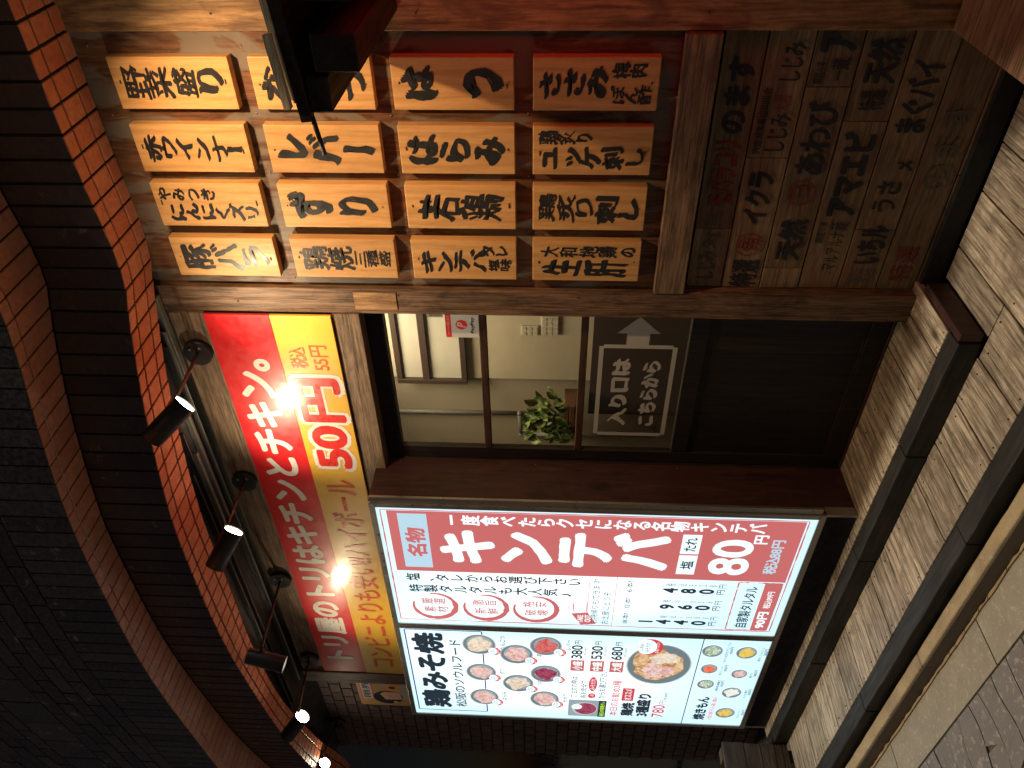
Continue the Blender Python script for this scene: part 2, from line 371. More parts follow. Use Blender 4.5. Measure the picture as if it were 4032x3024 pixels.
def frame_line(name, l, r, b, t, wd, Y, mat, parent, wob=0, seed=0):
    vs, fs = [], []
    def seg(p, q):
        n = 24; d = Vector((q[0]-p[0], q[1]-p[1])); L = d.length; d /= L; nn = Vector((-d.y, d.x))
        for k in range(n+1):
            c = Vector(p)+d*L*k/n; w2 = wd/2*(1+wob*noise.noise(Vector((c.x*60+seed, c.y*60, seed))))
            i = len(vs); vs.append((c.x-nn.x*w2, Y, c.y-nn.y*w2)); vs.append((c.x+nn.x*w2, Y, c.y+nn.y*w2))
            if k: fs.append((i-2, i, i+1, i-1))
    h = wd/2
    seg((l, b), (r, b)); seg((r, b+h), (r, t-h)); seg((r, t), (l, t)); seg((l, t-h), (l, b+h))
    me = bpy.data.meshes.new(name); me.from_pydata(vs, [], fs); me.update(); return link(name, me, mat, parent)

# ------------------------------------------------------------------ the ground
g = box('ground', -60, 60, -60, 1.50, -.42, -.198, 'street_ground', bev=0); tag(g, kind='structure')
g = box('building_ground', -60, 60, 1.66, 40, -.42, -.192, 'street_ground', bev=0); tag(g, kind='structure')
pav = thing('pavement', (-2.6, 1.2, -.196), kind='structure')
box('bed', -4.6, .4, .38, 1.362, -.25, -.1945, 'joint_ground', pav, 0)
# stepped, wavy stamped stones that run towards the street
xs = [-4.53+.107*i for i in range(42)]
def wave(i, y): return xs[i]+.012*math.sin(y*17+i*1.3)+.016*noise.noise(Vector((i*3.3, y*6, 0)))
ns = 0
for i in range(len(xs)-1):
    y = 1.357; k = 0; rr = random.Random(i)
    while y > .48:
        L = rr.uniform(.22, .40) if k else rr.uniform(.12, .34); y2 = y-L; gp = .0022
        if y2 < .42: y2 = .42
        n = 7; pts = []
        for q in range(n): yy = y+(y2-y)*q/(n-1); pts.append((wave(i, yy)+gp, yy, 0))
        for q in range(n): yy = y2+(y-y2)*q/(n-1); pts.append((wave(i+1, yy)-gp, yy, 0))
        for q in range(len(pts)):
            if abs(pts[q][1]-y2) < 1e-6: pts[q] = (pts[q][0], pts[q][1]+gp+.35*(pts[q][0]-(xs[i]+.054))*(1 if (i+k) % 2 else -1), 0)
        vis = -3.55 < xs[i] < -1.9 and y > 1.0
        if vis or ns < 260:
            bm = bmesh.new(); hgt = rr.uniform(.006, .009); P = [Vector((p[0], p[1], -.1945)) for p in pts]
            lo = [bm.verts.new(p) for p in P]; hi = [bm.verts.new(p+Vector((0, 0, hgt))) for p in P]
            f = bm.faces.new(hi)
            for q in range(len(P)):
                j = (q+1) % len(P); bm.faces.new((lo[q], lo[j], hi[j], hi[q]))
            bmesh.ops.recalc_face_normals(bm, faces=bm.faces[:]); link('paving_stone', mesh_of(bm, 'stone'), 'paver', pav); ns += 1
        y = y2-.0045; k += 1
# concrete strip beside the kerb, with a broken mortar edge
xj = [-6.15, -5.198, -4.245, -3.292, -2.339, -1.386, -.433, .6]
for a, b in zip(xj[:-1], xj[1:]):
    bm = bmesh.new(); n = 22; pts = []
    for k in range(n+1): pts.append((a+.003+(b-a-.006)*k/n, 1.366))
    for k in range(n+1):
        x = b-.003-(b-a-.006)*k/n; pts.append((x, 1.533+.006*noise.noise(Vector((x*9, 1, 2)))))
    P = [Vector((x, y, -.187)) for x, y in pts]; lo = [bm.verts.new((p.x, p.y, -.24)) for p in P]; hi = [bm.verts.new(p) for p in P]
    bm.faces.new(hi)
    for q in range(len(P)): j = (q+1) % len(P); bm.faces.new((lo[q], lo[j], hi[j], hi[q]))
    bmesh.ops.recalc_face_normals(bm, faces=bm.faces[:]); link('kerb_slab', mesh_of(bm, 'slab'), 'slab_concrete', pav)
rr = random.Random(5); x = -6.
while x < .6:
    L = rr.uniform(.05, .16); bm = bmesh.new(); n = 6; o_ = []; i_ = []
    for k in range(n+1):
        t = x+L*k/n; o_.append((t, 1.537+.006*noise.noise(Vector((t*9, 1, 2))))); i_.append((t, 1.550+.007*noise.noise(Vector((t*22, 5, 1)))))
    P = [Vector((a, b, -.184)) for a, b in o_]+[Vector((a, b, -.188)) for a, b in i_[::-1]]
    lo = [bm.verts.new((p.x, p.y, -.24)) for p in P]; hi = [bm.verts.new(p) for p in P]; bm.faces.new(hi)
    for q in range(len(P)): j = (q+1) % len(P); bm.faces.new((lo[q], lo[j], hi[j], hi[q]))
    bmesh.ops.recalc_face_normals(bm, faces=bm.faces[:]); link('mortar_lump', mesh_of(bm, 'mortar'), 'mortar', pav); x += L+rr.uniform(.001, .006)
kerb = thing('kerb', (-2.5, 1.58, -.26), kind='structure')
for a, b in ((-6., -4.05), (-4.047, -2.70), (-2.697, -1.2), (-1.197, .6)):
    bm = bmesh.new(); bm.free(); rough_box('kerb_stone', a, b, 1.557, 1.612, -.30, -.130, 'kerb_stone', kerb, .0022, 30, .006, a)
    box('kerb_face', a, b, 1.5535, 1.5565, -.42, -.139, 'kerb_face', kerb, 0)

# ------------------------------------------------------------------ the two timber decks
up = thing('upper_deck', (-2.9, 2.2, 0), kind='structure')
rr = random.Random(2); xs2 = [-4.42, -4.27, -4.083, -3.874, -3.666, -3.466, -3.259, -3.058, -2.843, -2.633, -2.440, -2.232, -2.020, -1.811, -1.615, -1.50]
for i, (a, b) in enumerate(zip(xs2[:-1], xs2[1:])):
    rough_box('deck_plank', a+.0028, b-.0028, 2.064, 2.40, -.024, rr.uniform(-.0015, .0015), 'deck_plank', up, .0012, 6, .003, i)
box('joist', -4.41, -1.52, 2.07, 2.39, -.082, -.026, 'dark_void', up)
for a, b in ((-4.43, -3.46), (-3.457, -2.64), (-2.637, -2.02), (-2.017, -1.50)):
    rough_box('nosing_beam', a, b, 1.989, 2.061, -.081, -.001, 'black_beam', up, .003, 16, .006, a)
box('end_board', -1.499, -1.470, 2.0, 2.30, -.08, -.006, 'varnished_board', up)
lo_ = thing('lower_deck', (-2.5, 1.9, -.082), kind='structure')
def nails(name, xsl, ys, z, par):
    bm = bmesh.new(); rq = random.Random(9)
    for a, b in zip(xsl[:-1], xsl[1:]):
        for y in ys:
            for f in (.2, .8):
                x = a+(b-a)*f+rq.uniform(-.008, .008); yy = y+rq.uniform(-.01, .01); cyl(bm, (x, yy, z), (x, yy, z+.0022), .0035, .003, 8)
    tag(link(name, mesh_of(bm, name), 'nail_dark', par), kind='stuff')
nails('nail_heads', xs2, (2.085, 2.30), -.0005, up)
x = -4.273; i = 0
lx = [-4.28, -4.12, -3.946, -3.735, -3.535, -3.339, -3.140, -2.941, -2.742, -2.546, -2.345, -2.146, -1.945, -1.745, -1.551, -1.345, -1.140, -.977, -.775, -.57, -.37, -.17, .03, .23, .43, .6]
for i, (a, b) in enumerate(zip(lx[:-1], lx[1:])):
    far = 2.335 if a > -1.52 else (1.985 if a > -1.6 else 1.995)
    rough_box('deck_plank', a+.0028, b-.0028, 1.712, far, -.106, -.082+rr.uniform(-.0015, .0015), 'deck_plank', lo_, .0014, 8, .003, i+40)
rough_box('deck_plank', -1.468, -1.347, 1.990, 2.335, -.106, -.083, 'deck_plank', lo_, .0014, 6, .003, 77)
nails('nail_heads', lx, (1.735, 1.955), -.0825, lo_)
for a, b in ((-4.6, -3.20), (-3.197, -2.05), (-2.047, -.8), (-.797, .6)):
    rough_box('nosing_beam', a, b, 1.626, 1.710, -.146, -.083, 'black_beam', lo_, .003, 18, .005, b)
box('riser', -4.6, .6, 1.70, 1.72, -.202, -.147, 'dark_void', lo_)

# ------------------------------------------------------------------ shop front timber
sf = thing('shop_front', (-2.4, 2.35, -.08), 'dark stained timber shop front with posts, beams and panelled wall below the brick overhang', 'shop front')
box('panel_board', -1.5375, -.651, 2.336, 2.36, .90, 2.78, 'stained_panel', sf, 0)
p = rough_box('post', -1.648, -1.538, 2.312, 2.42, -.004, 2.78, 'brown_frame', sf, .0008, 10, .003, 3)
box('wood_patch', -1.628, -1.552, 2.3085, 2.3115, 1.868, 2.027, 'pale_frame', sf, .0006)
rough_box('wide_board', -.650, .60, 2.322, 2.36, -.08, 2.78, 'pale_frame', sf, .0006, 8, .003, 5)
rough_box('rail', -1.536, -.6515, 2.304, 2.345, .822, .930, 'brown_frame_x', sf, .0012, 12, .004, 7)
box('backing', -1.5375, -.651, 2.378, 2.40, -.09, .95, 'dark_void', sf, 0)
box('skirting', -1.536, -.6515, 2.345, 2.376, -.08, -.012, 'dark_void', sf)
box('wall_core', -1.64, .60, 2.42, 2.46, -.2, 2.9, 'dark_void', sf, 0)
# boards from old fish crates
rows = [(.684, .806, (-1.30,)), (.547, .680, (-1.045,)), (.410, .543, (-.82, -1.455)), (.270, .406, (-.925,)), (.134, .266, (-1.30,)), (.000, .130, ()), (-.075, -.004, (-1.1,))]
cb = {}
rr = random.Random(12)
for ri, (z0, z1, js) in enumerate(rows):
    e = [-1.5365]+sorted(js)+[-.652]
    for k, (a, b) in enumerate(zip(e[:-1], e[1:])):
        dy = rr.uniform(-.0015, .0015)
        o = rough_box('crate_board', a+.0008, b-.0008, 2.360+dy, 2.374, z0, z1, 'crate_board', sf, .0008, 6, .0015, ri*5+k)
        cb[(ri, k)] = (o, 2.360+dy)
def crate(ri, text, x_right_to_left, zf=(.15, .85), mat='faded_ink', bold=.02, seed=1, warp=.02):
    """stencilled text on the board of row ri; x range in world, z as a fraction of the board"""
    l, r = x_right_to_left; z0, z1 = rows[ri][0], rows[ri][1]
    best = min((v for k, v in cb.items() if k[0] == ri), key=lambda v: abs(v[0].location.x+sf.location.x-(l+r)/2))
    words('lettering', text, (l, r, z0+(z1-z0)*zf[0], z0+(z1-z0)*zf[1]), mat, best[0], best[1]-.0042, bold=bold, warp=warp, seed=seed)
crate(0, 'しじみ', (-1.50, -1.39), (.25, .75), 'grey_ink'); crate(0, '5kg', (-1.375, -1.315), (.25, .7), 'grey_ink', .0)
crate(0, '茶ちゃん', (-1.29, -1.235), (.2, .8), 'grey_ink', 0); crate(0, 'モバラコリ', (-1.215, -.99), (.12, .86), 'faded_red', .045)
crate(0, 'のます', (-.965, -.73), (.15, .80), 'faded_ink', .035)
crate(1, '特選', (-1.53, -1.42), (.1, .85)); crate(1, '角', (-1.385, -1.335), (.2, .8), 'faded_red', 0); crate(1, 'イクラ', (-1.28, -1.09), (.2, .85), bold=.05)
crate(1, '宍道湖漁業協同組合', (-1.03, -.82), (.70, .92), bold=.01); crate(1, 'しじみ', (-1.02, -.90), (.15, .62), bold=.02)
crate(1, '大和', (-.895, -.845), (.2, .6), 'faded_red', 0); crate(1, 'しじみ', (-.80, -.69), (.15, .62), bold=.02)
crate(2, '天然', (-1.42, -1.26), (.15, .85), bold=.04); crate(2, 'ヨ', (-1.19, -1.14), (.25, .75), 'faded_red', 0); crate(2, 'あわび', (-1.10, -.86), (.12, .85), bold=.035)
crate(2, '瞬間冷凍', (-.81, -.745), (.65, .9), bold=.01); crate(2, '一蔵', (-.80, -.735), (.15, .55), bold=.02); crate(2, 'ア', (-.72, -.655), (.1, .9), bold=.07)
crate(3, 'マルアルナ蔵', (-1.46, -1.27), (.15, .6), bold=.0); crate(3, '瞬間冷凍', (-1.35, -1.27), (.68, .9), bold=.01); crate(3, 'アマエビ', (-1.25, -.955), (.12, .88), bold=.06)
crate(3, '特選', (-.89, -.83), (.2, .8), bold=.02); crate(3, '天然', (-.81, -.68), (.12, .88), bold=.04)
crate(4, '松', (-1.51, -1.45), (.2, .8), 'grey_ink', 0); crate(4, 'いちル', (-1.43, -1.28), (.12, .85), bold=.05); crate(4, 'うさ', (-1.23, -1.12), (.2, .8), bold=.02); crate(4, 'メ', (-1.085, -1.05), (.1, .5), bold=.05)
crate(4, 'まぐバイ', (-.96, -.74), (.12, .88), bold=.04)
crate(5, '特選', (-1.50, -1.36), (.2, .8), 'faded_red', 0); crate(5, 'のます', (-1.15, -.86), (.2, .8), 'grey_ink', .0)
for k in (0, 1):
    cx_ = (-1.36, -1.165)[k]; ri = (1, 2)[k]; o, y_ = min((v for q, v in cb.items() if q[0] == ri), key=lambda v: abs(v[0].location.x+sf.location.x-cx_))
    zc = (rows[ri][0]+rows[ri][1])/2; vs, fs = [], []
    for q in range(28):
        a = q*2*math.pi/28; vs += [(cx_+.045*math.cos(a), y_-.004, zc+.045*math.sin(a)), (cx_+.041*math.cos(a), y_-.004, zc+.041*math.sin(a))]
        j = (q+1) % 28; fs.append((2*q, 2*q+1, 2*j+1, 2*j))
    me = bpy.data.meshes.new('ring'); me.from_pydata(vs, [], fs); link('ring_mark', me, 'faded_red', o)
# beams over the door and round the banner
rough_box('head_beam', -4.283, -1.6485, 2.304, 2.375, 2.018, 2.122, 'brown_frame_x', sf, .0008, 16, .003, 21)
rough_box('top_beam', -4.283, -1.6485, 2.300, 2.375, 2.617, 2.750, 'brown_frame_x', sf, .0008, 16, .003, 22)
box('banner_backing', -4.283, -1.6485, 2.312, 2.375, 2.1225, 2.6165, 'dark_void', sf, 0)
rough_box('end_post', -4.405, -4.2835, 2.288, 2.42, 0, 2.752, 'brown_frame', sf, .001, 8, .003, 23)
box('door_header', -2.52, -1.60, 2.3765, 2.42, 1.949, 2.10, 'door_wood', sf)
box('door_jamb', -2.522, -2.4875, 2.372, 2.42, -.005, 1.9485, 'door_wood', sf)
box('door_sill', -2.4862, -1.62, 2.376, 2.42, .0, .010, 'door_bar', sf)
rough_box('side_board', -2.504, -2.489, 2.118, 2.371, .002, 2.066, 'varnished_board', sf, .0004, 6, .002, 25)
for z in (1.96, 1.35, .72, .2): 
    for y in (2.14, 2.35): rod('screw', (-2.4895, y, z), (-2.4875, y, z), .0025, 'nail', sf, 8)
for (x, z) in ((-1.60, 2.47), (-1.565, 1.86), (-1.56, 1.20), (-1.62, .6), (-.60, .87), (-.60, 1.7), (-.60, 2.3), (-.44, 2.0)):
    rod('screw', (x, 2.3105 if x < -1 else 2.3215, z), (x, 2.3075 if x < -1 else 2.3185, z), .003, 'nail_dark', sf, 8)
for x in (-.69, -.9, -1.1, -1.3, -1.505):
    for z in (2.71, 2.24, 1.81, 1.38, .955):
        if random.random() < .7: rod('screw', (x+random.uniform(-.01, .01), 2.3362, z), (x, 2.3342, z), .0024, 'nail', sf, 8)

# ------------------------------------------------------------------ sixteen menu plaques
COLX = [(-.872, -.7145), (-1.080, -.9205), (-1.2795, -1.1195), (-1.4815, -1.3245)]
ROWZ = [(2.276, 2.648), (1.847, 2.216), (1.421, 1.789), (.991, 1.3645)]
PL = [  # texts: (string, left, right, bottom, top as fractions of the board, bold)
 [[('野菜盛', .18, .86, .30, .92, .02), ('り', .30, .80, .07, .30, .04)], [('赤ウインナー', .2, .8, .06, .92, .035)], [('やみつき', .60, .90, .42, .95, .03), ('にんにくズリ', .12, .56, .06, .90, .035)], [('豚バラ', .14, .86, .07, .92, .026)]],
 [[('なんこつ', .15, .85, .06, .93, .05)], [('レバー', .16, .84, .06, .93, .045)], [('ずり', .2, .84, .10, .93, .042)], [('鶏焼', .18, .82, .40, .93, .02), ('三種盛', .26, .74, .05, .40, .015)]],
 [[('は', .18, .85, .62, .93, .05), ('つ', .22, .80, .08, .42, .06)], [('はらみ', .18, .84, .08, .93, .045)], [('若鶏', .16, .82, .10, .90, .022)], [('キンテバ', .14, .80, .28, .92, .045), ('タレ', .60, .88, .08, .34, .03), ('塩味', .22, .55, .05, .27, .03)]],
 [[('ささみ', .22, .84, .40, .95, .045), ('梅肉', .60, .92, .10, .38, .025), ('ぽん酢', .12, .50, .05, .38, .02)], [('鶏炙り', .62, .92, .50, .96, .025), ('ユッケ刺し', .10, .60, .06, .92, .035)], [('鶏炙り', .16, .84, .46, .95, .02), ('刺し', .14, .80, .06, .45, .035)], [('大和地鶏の', .60, .90, .05, .93, .025), ('生肝', .10, .56, .10, .92, .03)]]]
PN = [['vegetable assortment', 'red sausage', 'garlic gizzard', 'pork belly'], ['cartilage', 'liver', 'gizzard', 'three-kind grilled chicken'], ['two-letter', 'three-letter', 'young chicken', 'house wing'], ['chicken tender', 'seared tartare', 'seared chicken', 'raw liver']]
DESC = [['pine menu plaque painted 野菜盛り, top row nearest the wide pale board', 'pine menu plaque painted 赤ウインナー in small characters, second from the right in the top row', 'pine menu plaque with two columns of brushwork starting やみつき, top row third from right', 'pine menu plaque painted 豚バラ in the top row, next to the post'],
        ['pine menu plaque painted なんこつ, partly hidden behind the small canopy', 'pine menu plaque painted レバー, to the left of the canopy tip', 'pine menu plaque painted ずり in bold brushwork, second row', 'pine menu plaque painted 鶏焼三種盛, second row beside the post, brightly lit'],
        ['pine menu plaque painted はつ with a wide gap between its two characters', 'pine menu plaque painted はらみ, grain plain, just left of the はつ plaque', 'pine menu plaque painted 若鶏 in the third row', 'pine menu plaque painted キンテバ with small taste notes, third row beside the post'],
        ['pine menu plaque painted ささみ with small ぽん酢 notes, bottom row nearest the wide board', 'pine menu plaque painted ユッケ刺し in the bottom row', 'pine menu plaque painted 鶏炙り刺し, bottom row', 'pine menu plaque painted 生肝 and 大和地鶏の, bottom row next to the post']]
for r in range(4):
    for c in range(4):
        l, rg = COLX[c]; b, t = ROWZ[r]; rr = random.Random(r*9+c)
        th = thing('menu_plaque', ((l+rg)/2, 2.334, b), DESC[r][c], 'menu plaque', 'wooden menu plaques on the stained panel')
        bd = box('board', l, rg, 2.300, 2.3345, b, t, 'pine_plaque', th, .0025, 2)
        W, H = rg-l, t-b
        for k, (s, fl, fr, fb, ft, bold) in enumerate(PL[r][c]):
            words('lettering', s, (l+W*fl, l+W*fr, b+H*fb, b+H*ft), 'ink', th, 2.2990, vertical=True, bold=bold, warp=.085, seed=r*7+c*3+k+1, jit=.10)
        for z in (b+.022, t-.022):
            rod('screw', ((l+rg)/2+rr.uniform(-.02, .02), 2.3006, z), ((l+rg)/2, 2.2988, z), .0026, 'nail_dark', th, 8)

# ------------------------------------------------------------------ banner sign
bn = thing('banner_sign', (-2.96, 2.29, 2.12), 'long glossy red and yellow sign board with white and red Japanese lettering above the door', 'sign')
bm = bmesh.new(); bx(bm, -4.282, -1.650, 2.292, 2.304, 2.124, 2.3585, .001); link('yellow_panel', mesh_of(bm), 'banner_yellow', bn)
bm = bmesh.new(); bx(bm, -4.282, -1.650, 2.292, 2.304, 2.3585, 2.614, .001); link('red_panel', mesh_of(bm), 'banner_red', bn)
words('headline', 'トリ屋のトリはキチンとチキン。', (-4.13, -1.86, 2.405, 2.570), 'banner_white', bn, 2.2905, bold=.045, seed=3)
words('lettering', 'コンビニよりも安い!!ハイボール', (-4.20, -2.56, 2.165, 2.320), 'banner_orange', bn, 2.2905, bold=.015, seed=4, warp=.02)
words('price_outline', '50円', (-2.505, -1.935, 2.125, 2.350), 'banner_white', bn, 2.2908, bold=.10, seed=3)
words('price', '50円', (-2.485, -1.955, 2.145, 2.330), 'banner_crimson', bn, 2.2900, bold=.045, seed=3)
words('small_print', '税込', (-1.905, -1.800, 2.252, 2.322), 'banner_orange', bn, 2.2905, bold=.01); words('small_print', '55円', (-1.915, -1.790, 2.165, 2.235), 'banner_orange', bn, 2.2905, bold=.01)

# ------------------------------------------------------------------ backlit menu sign
lb = thing('lightbox_sign', (-3.44, 2.2, .13), 'large backlit menu sign board with red price panel and photo menu, left of the door', 'sign')
Y0 = 2.100
box('cabinet', -4.385, -2.506, 2.112, 2.285, .138, 2.052, 'steel', lb, .001)
for nm, a in (('frame_top', (-4.388, -2.487, 2.096, 2.112, 2.034, 2.060)), ('frame_bottom', (-4.388, -2.487, 2.096, 2.112, .131, .158)),
              ('frame_side', (-4.388, -4.362, 2.096, 2.112, .1585, 2.0335)), ('frame_side', (-2.512, -2.487, 2.096, 2.112, .1585, 2.0335)), ('divider', (-3.455, -3.412, 2.0965, 2.112, .1585, 2.0335))):
    box(nm, *a, 'steel', lb, .0015)
rect('face', -3.412, -2.512, .158, 2.034, 2.1035, 'lit_white', lb); rect('face', -4.362, -3.455, .158, 2.034, 2.1035, 'lit_white', lb)
YL = 2.1025; YT = 2.1015; YU = 2.1005
box('trim_strip', -2.4865, -2.455, 2.104, 2.1165, .15, 2.055, 'steel', lb, .0008)
for z in (2.03, 1.63, 1.18, .73, .19): rod('screw', (-2.470, 2.1045, z), (-2.470, 2.1015, z), .004, 'nail', lb, 8)
# print, right panel
q = lb
frame_line('border', -3.375, -2.530, .190, 2.016, .006, YL, 'lit_red', q, .9, 3)
rect('red_block', -2.966, -2.535, .200, 1.990, YL, 'lit_red', q)
rr = random.Random(4)
for zz0 in (.2, 1.97): rect('paint_edge', -2.966, -2.535, zz0, zz0+.012, YT-.0002, 'lit_red', q)
rect('white_label', -2.935, -2.552, 1.817, 1.945, YT, 'lit_pale', q)
words('lettering', '名物', (-2.855, -2.645, 1.832, 1.925), 'lit_red', q, YU, bold=.04, warp=.03, seed=2)
words('lettering', 'キンテバ', (-2.905, -2.640, .745, 1.775), 'lit_bright', q, YT, vertical=True, bold=.055, warp=.03, seed=5)
words('lettering', '一度食べたらクセになる名物キンテバ', (-2.622, -2.553, .36, 1.715), 'lit_bright', q, YT, vertical=True, bold=.03, warp=.01, seed=2)
rect('white_label', -2.775, -2.640, .620, .702, YT, 'lit_bright', q); words('lettering', 'たれ', (-2.755, -2.660, .636, .688), 'lit_ink', q, YU, bold=.02)
rect('white_label', -2.925, -2.785, .620, .702, YT, 'lit_bright', q); words('lettering', '塩', (-2.885, -2.825, .633, .690), 'lit_ink', q, YU, bold=.02)
words('big_price', '80', (-2.920, -2.665, .385, .565), 'lit_bright', q, YT, bold=.028, warp=.02, seed=9)
words('lettering', '円', (-2.690, -2.630, .335, .395), 'lit_bright', q, YT, bold=.03); words('lettering', '税込88円', (-2.905, -2.660, .258, .318), 'lit_pale', q, YT, bold=.03)
words('lettering', '塩、タレからお選び下さい', (-3.045, -2.985, 1.13, 1.955), 'lit_ink', q, YL, vertical=True, bold=.02, warp=.01)
words('lettering', '特製タルタルも大人気♪', (-3.135, -3.075, 1.17, 1.950), 'lit_ink', q, YL, vertical=True, bold=.02, warp=.01)
for zc, (a, b) in zip((1.835, 1.585, 1.340), (('厳選', '素材'), ('激旨', '新鮮'), ('格安', '破壊'))):
    vs, fs = [], []; N = 44
    for k in range(N+1):
        an = R(70)+k*R(300)/N; w2 = .004+.010*max(0, math.sin(k*math.pi/N))*(1+.6*noise.noise(Vector((k*.6, zc*9, 0))))
        for rad in (.104-w2, .104+w2): vs.append((-3.250+rad*math.cos(an), YL, zc+rad*1.0*math.sin(an)))
        if k: i = 2*k; fs.append((i-2, i-1, i+1, i))
    me = bpy.data.meshes.new('stamp'); me.from_pydata(vs, [], fs); link('stamp_ring', me, 'lit_red', q)
    words('lettering', a, (-3.235, -3.185, zc-.055, zc+.065), 'lit_red', q, YL, vertical=True, bold=.01); words('lettering', b, (-3.305, -3.255, zc-.065, zc+.055), 'lit_red', q, YL, vertical=True, bold=.01)
flat('takeout_badge', [(-3.372, 1.115), (-3.275, 1.165), (-3.262, 1.085), (-3.36, 1.040)], YL, 'lit_red', q)
words('lettering', 'TAKE', (-3.352, -3.287, 1.105, 1.133), 'lit_bright', q, YT, bold=.02, shear=0); words('lettering', 'OUT', (-3.345, -3.283, 1.068, 1.098), 'lit_bright', q, YT, bold=.02)
frame_line('bag', -3.258, -3.170, 1.092, 1.155, .003, YL, 'lit_crimson', q); frame_line('bag', -3.236, -3.196, 1.157, 1.178, .003, YL, 'lit_crimson', q)
frame_line('note_frame', -3.372, -2.962, .962, 1.088, .0025, YL, 'lit_crimson', q)
words('lettering', 'お持帰りもできます!', (-3.355, -2.985, 1.035, 1.072), 'lit_ink', q, YL, bold=.0); words('lettering', 'お土産にどうぞ', (-3.360, -3.085, .980, 1.018), 'lit_ink', q, YL, bold=.0)
for xx in (-3.087, -3.228): rect('rule', xx-.001, xx+.001, .44, .944, YL, 'lit_crimson', q)
for xc, n, d, tx in ((-3.300, '18本!', '1440', '1580'), (-3.168, '12本!', '960', '1056'), (-3.035, '6本!', '480', '528')):
    words('lettering', n, (xc-.045, xc+.042, .885, .915), 'lit_ink', q, YL, bold=.0)
    words('price', d, (xc-.042, xc-.002, .505, .835 if len(d) == 4 else .745), 'lit_ink', q, YL, vertical=True, bold=.045)
    words('lettering', '円', (xc-.042, xc-.006, .458, .494), 'lit_ink', q, YL, bold=.01)
    words('lettering', '税込'+tx, (xc+.014, xc+.034, .500, .735), 'lit_ink', q, YL, vertical=True, bold=.0); words('lettering', '円', (xc+.008, xc+.038, .458, .490), 'lit_ink', q, YL, bold=.0)
frame_line('price_border', -3.366, -2.975, .206, .405, .006, YL, 'lit_red', q, 1.2, 8); words('lettering', '自家製タルタル', (-3.345, -3.005, .308, .368), 'lit_ink', q, YL, bold=.02)
rect('red_block', -3.366, -2.975, .206, .286, YL-.0004, 'lit_red', q); words('price', '90円', (-3.345, -3.205, .222, .272), 'lit_bright', q, YT-.0003, bold=.04); words('lettering', '税込99円', (-3.175, -3.040, .228, .262), 'lit_bright', q, YT-.0003, bold=.01)
# print, left panel
frame_line('title_frame', -4.318, -3.470, 1.614, 2.012, .007, YL, 'lit_navy', q)
words('title', '鶏みそ焼', (-4.285, -3.495, 1.815, 1.985), 'lit_ink', q, YL-.0006, bold=.05, warp=.035, seed=6)
words('lettering', '松阪のソウルフード', (-4.270, -3.555, 1.728, 1.792), 'lit_ink', q, YL-.0006, bold=.015, warp=.02)
def dish(x, z, r, food, label, lx=None, badge=True, sq=.92):
    disc('plate', x, z, r, r*sq, YL-.0008, 'lit_rim', q, 32); disc('plate', x, z, r*.93, r*.93*sq, YL-.0011, 'lit_bowl', q, 32)
    disc('plate', x+.006, z-.003, r*.78, r*.78*sq, YL-.0013, 'lit_grey', q, 28); disc('food', x, z, r*.70, r*.70*sq, YL-.0016, food, q, 26, .35, x*7)
    if badge:
        bx_, bz = x-r*.62, z-r*.80
        disc('badge', bx_, bz, .038, .034, YL-.0019, 'lit_crimson', q, 20); disc('badge', bx_, bz+.007, .034, .024, YL-.0021, 'lit_bright', q, 18)
        words('lettering', 'しおor', (bx_-.020, bx_+.020, bz+.012, bz+.024), 'lit_ink', q, YL-.0023); words('lettering', 'みそだれ', (bx_-.025, bx_+.025, bz-.004, bz+.008), 'lit_ink', q, YL-.0023)
        words('lettering', 'お選び下さい', (bx_-.024, bx_+.024, bz-.027, bz-.017), 'lit_bright', q, YL-.0023)
    if label: words('lettering', label, (x+r*.05-.012*len(label), x+r*.05+.020*len(label), z-r*1.42, z-r*1.12), 'lit_ink', q, YL, bold=.01)
for (x, z, f, l, r) in ((-3.590, 1.632, 'food_cream', 'なんこつ', .105), (-3.870, 1.632, 'food_pink', 'ずり', .098), (-4.142, 1.625, 'food_pink', 'はらみ', .098), (-3.673, 1.438, 'food_pink', '若鶏', .104), (-3.975, 1.432, 'food_cream', 'ひね', .102),
                        (-3.582, 1.285, 'food_red', 'レバー', .100), (-3.862, 1.282, 'food_wine', 'ハツ', .098), (-4.140, 1.284, 'food_pink', 'せせり', .098)):
    dish(x, z, r*.92, f, l)
for i, (lb_, pr_, tx) in enumerate((('小盛', '380', '税込418円'), ('中盛', '530', '税込583円'), ('大盛', '680', '税込748円'))):
    z = 1.115-i*.1035
    rect('red_label', -3.820, -3.710, z-.036, z+.036, YL, 'lit_red', q); words('lettering', lb_, (-3.808, -3.722, z-.026, z+.026), 'lit_bright', q, YT, bold=.02)
    words('price', pr_, (-3.695, -3.565, z-.022, z+.036), 'lit_ink', q, YL, bold=.02); words('lettering', '円', (-3.555, -3.520, z-.012, z+.020), 'lit_ink', q, YL, bold=.01); words('lettering', tx, (-3.660, -3.575, z-.042, z-.030), 'lit_ink', q, YL)
words('lettering', 'ご注文の際は', (-4.110, -3.880, 1.105, 1.142), 'lit_ink', q, YL, bold=.01); words('lettering', '各お肉全て', (-4.115, -3.920, 1.050, 1.088), 'lit_ink', q, YL, bold=.01)
disc('oval', -4.085, 1.022, .030, .021, YL, 'lit_crimson', q, 20); words('lettering', 'しお', (-4.105, -4.065, 1.012, 1.032), 'lit_bright', q, YT); disc('oval', -3.955, 1.022, .078, .023, YL, 'lit_crimson', q, 24); words('lettering', 'みそだれ', (-4.015, -3.895, 1.009, 1.035), 'lit_bright', q, YT)
words('lettering', 'からお選び下さい', (-4.110, -3.800, .950, .988), 'lit_ink', q, YL, bold=.01)
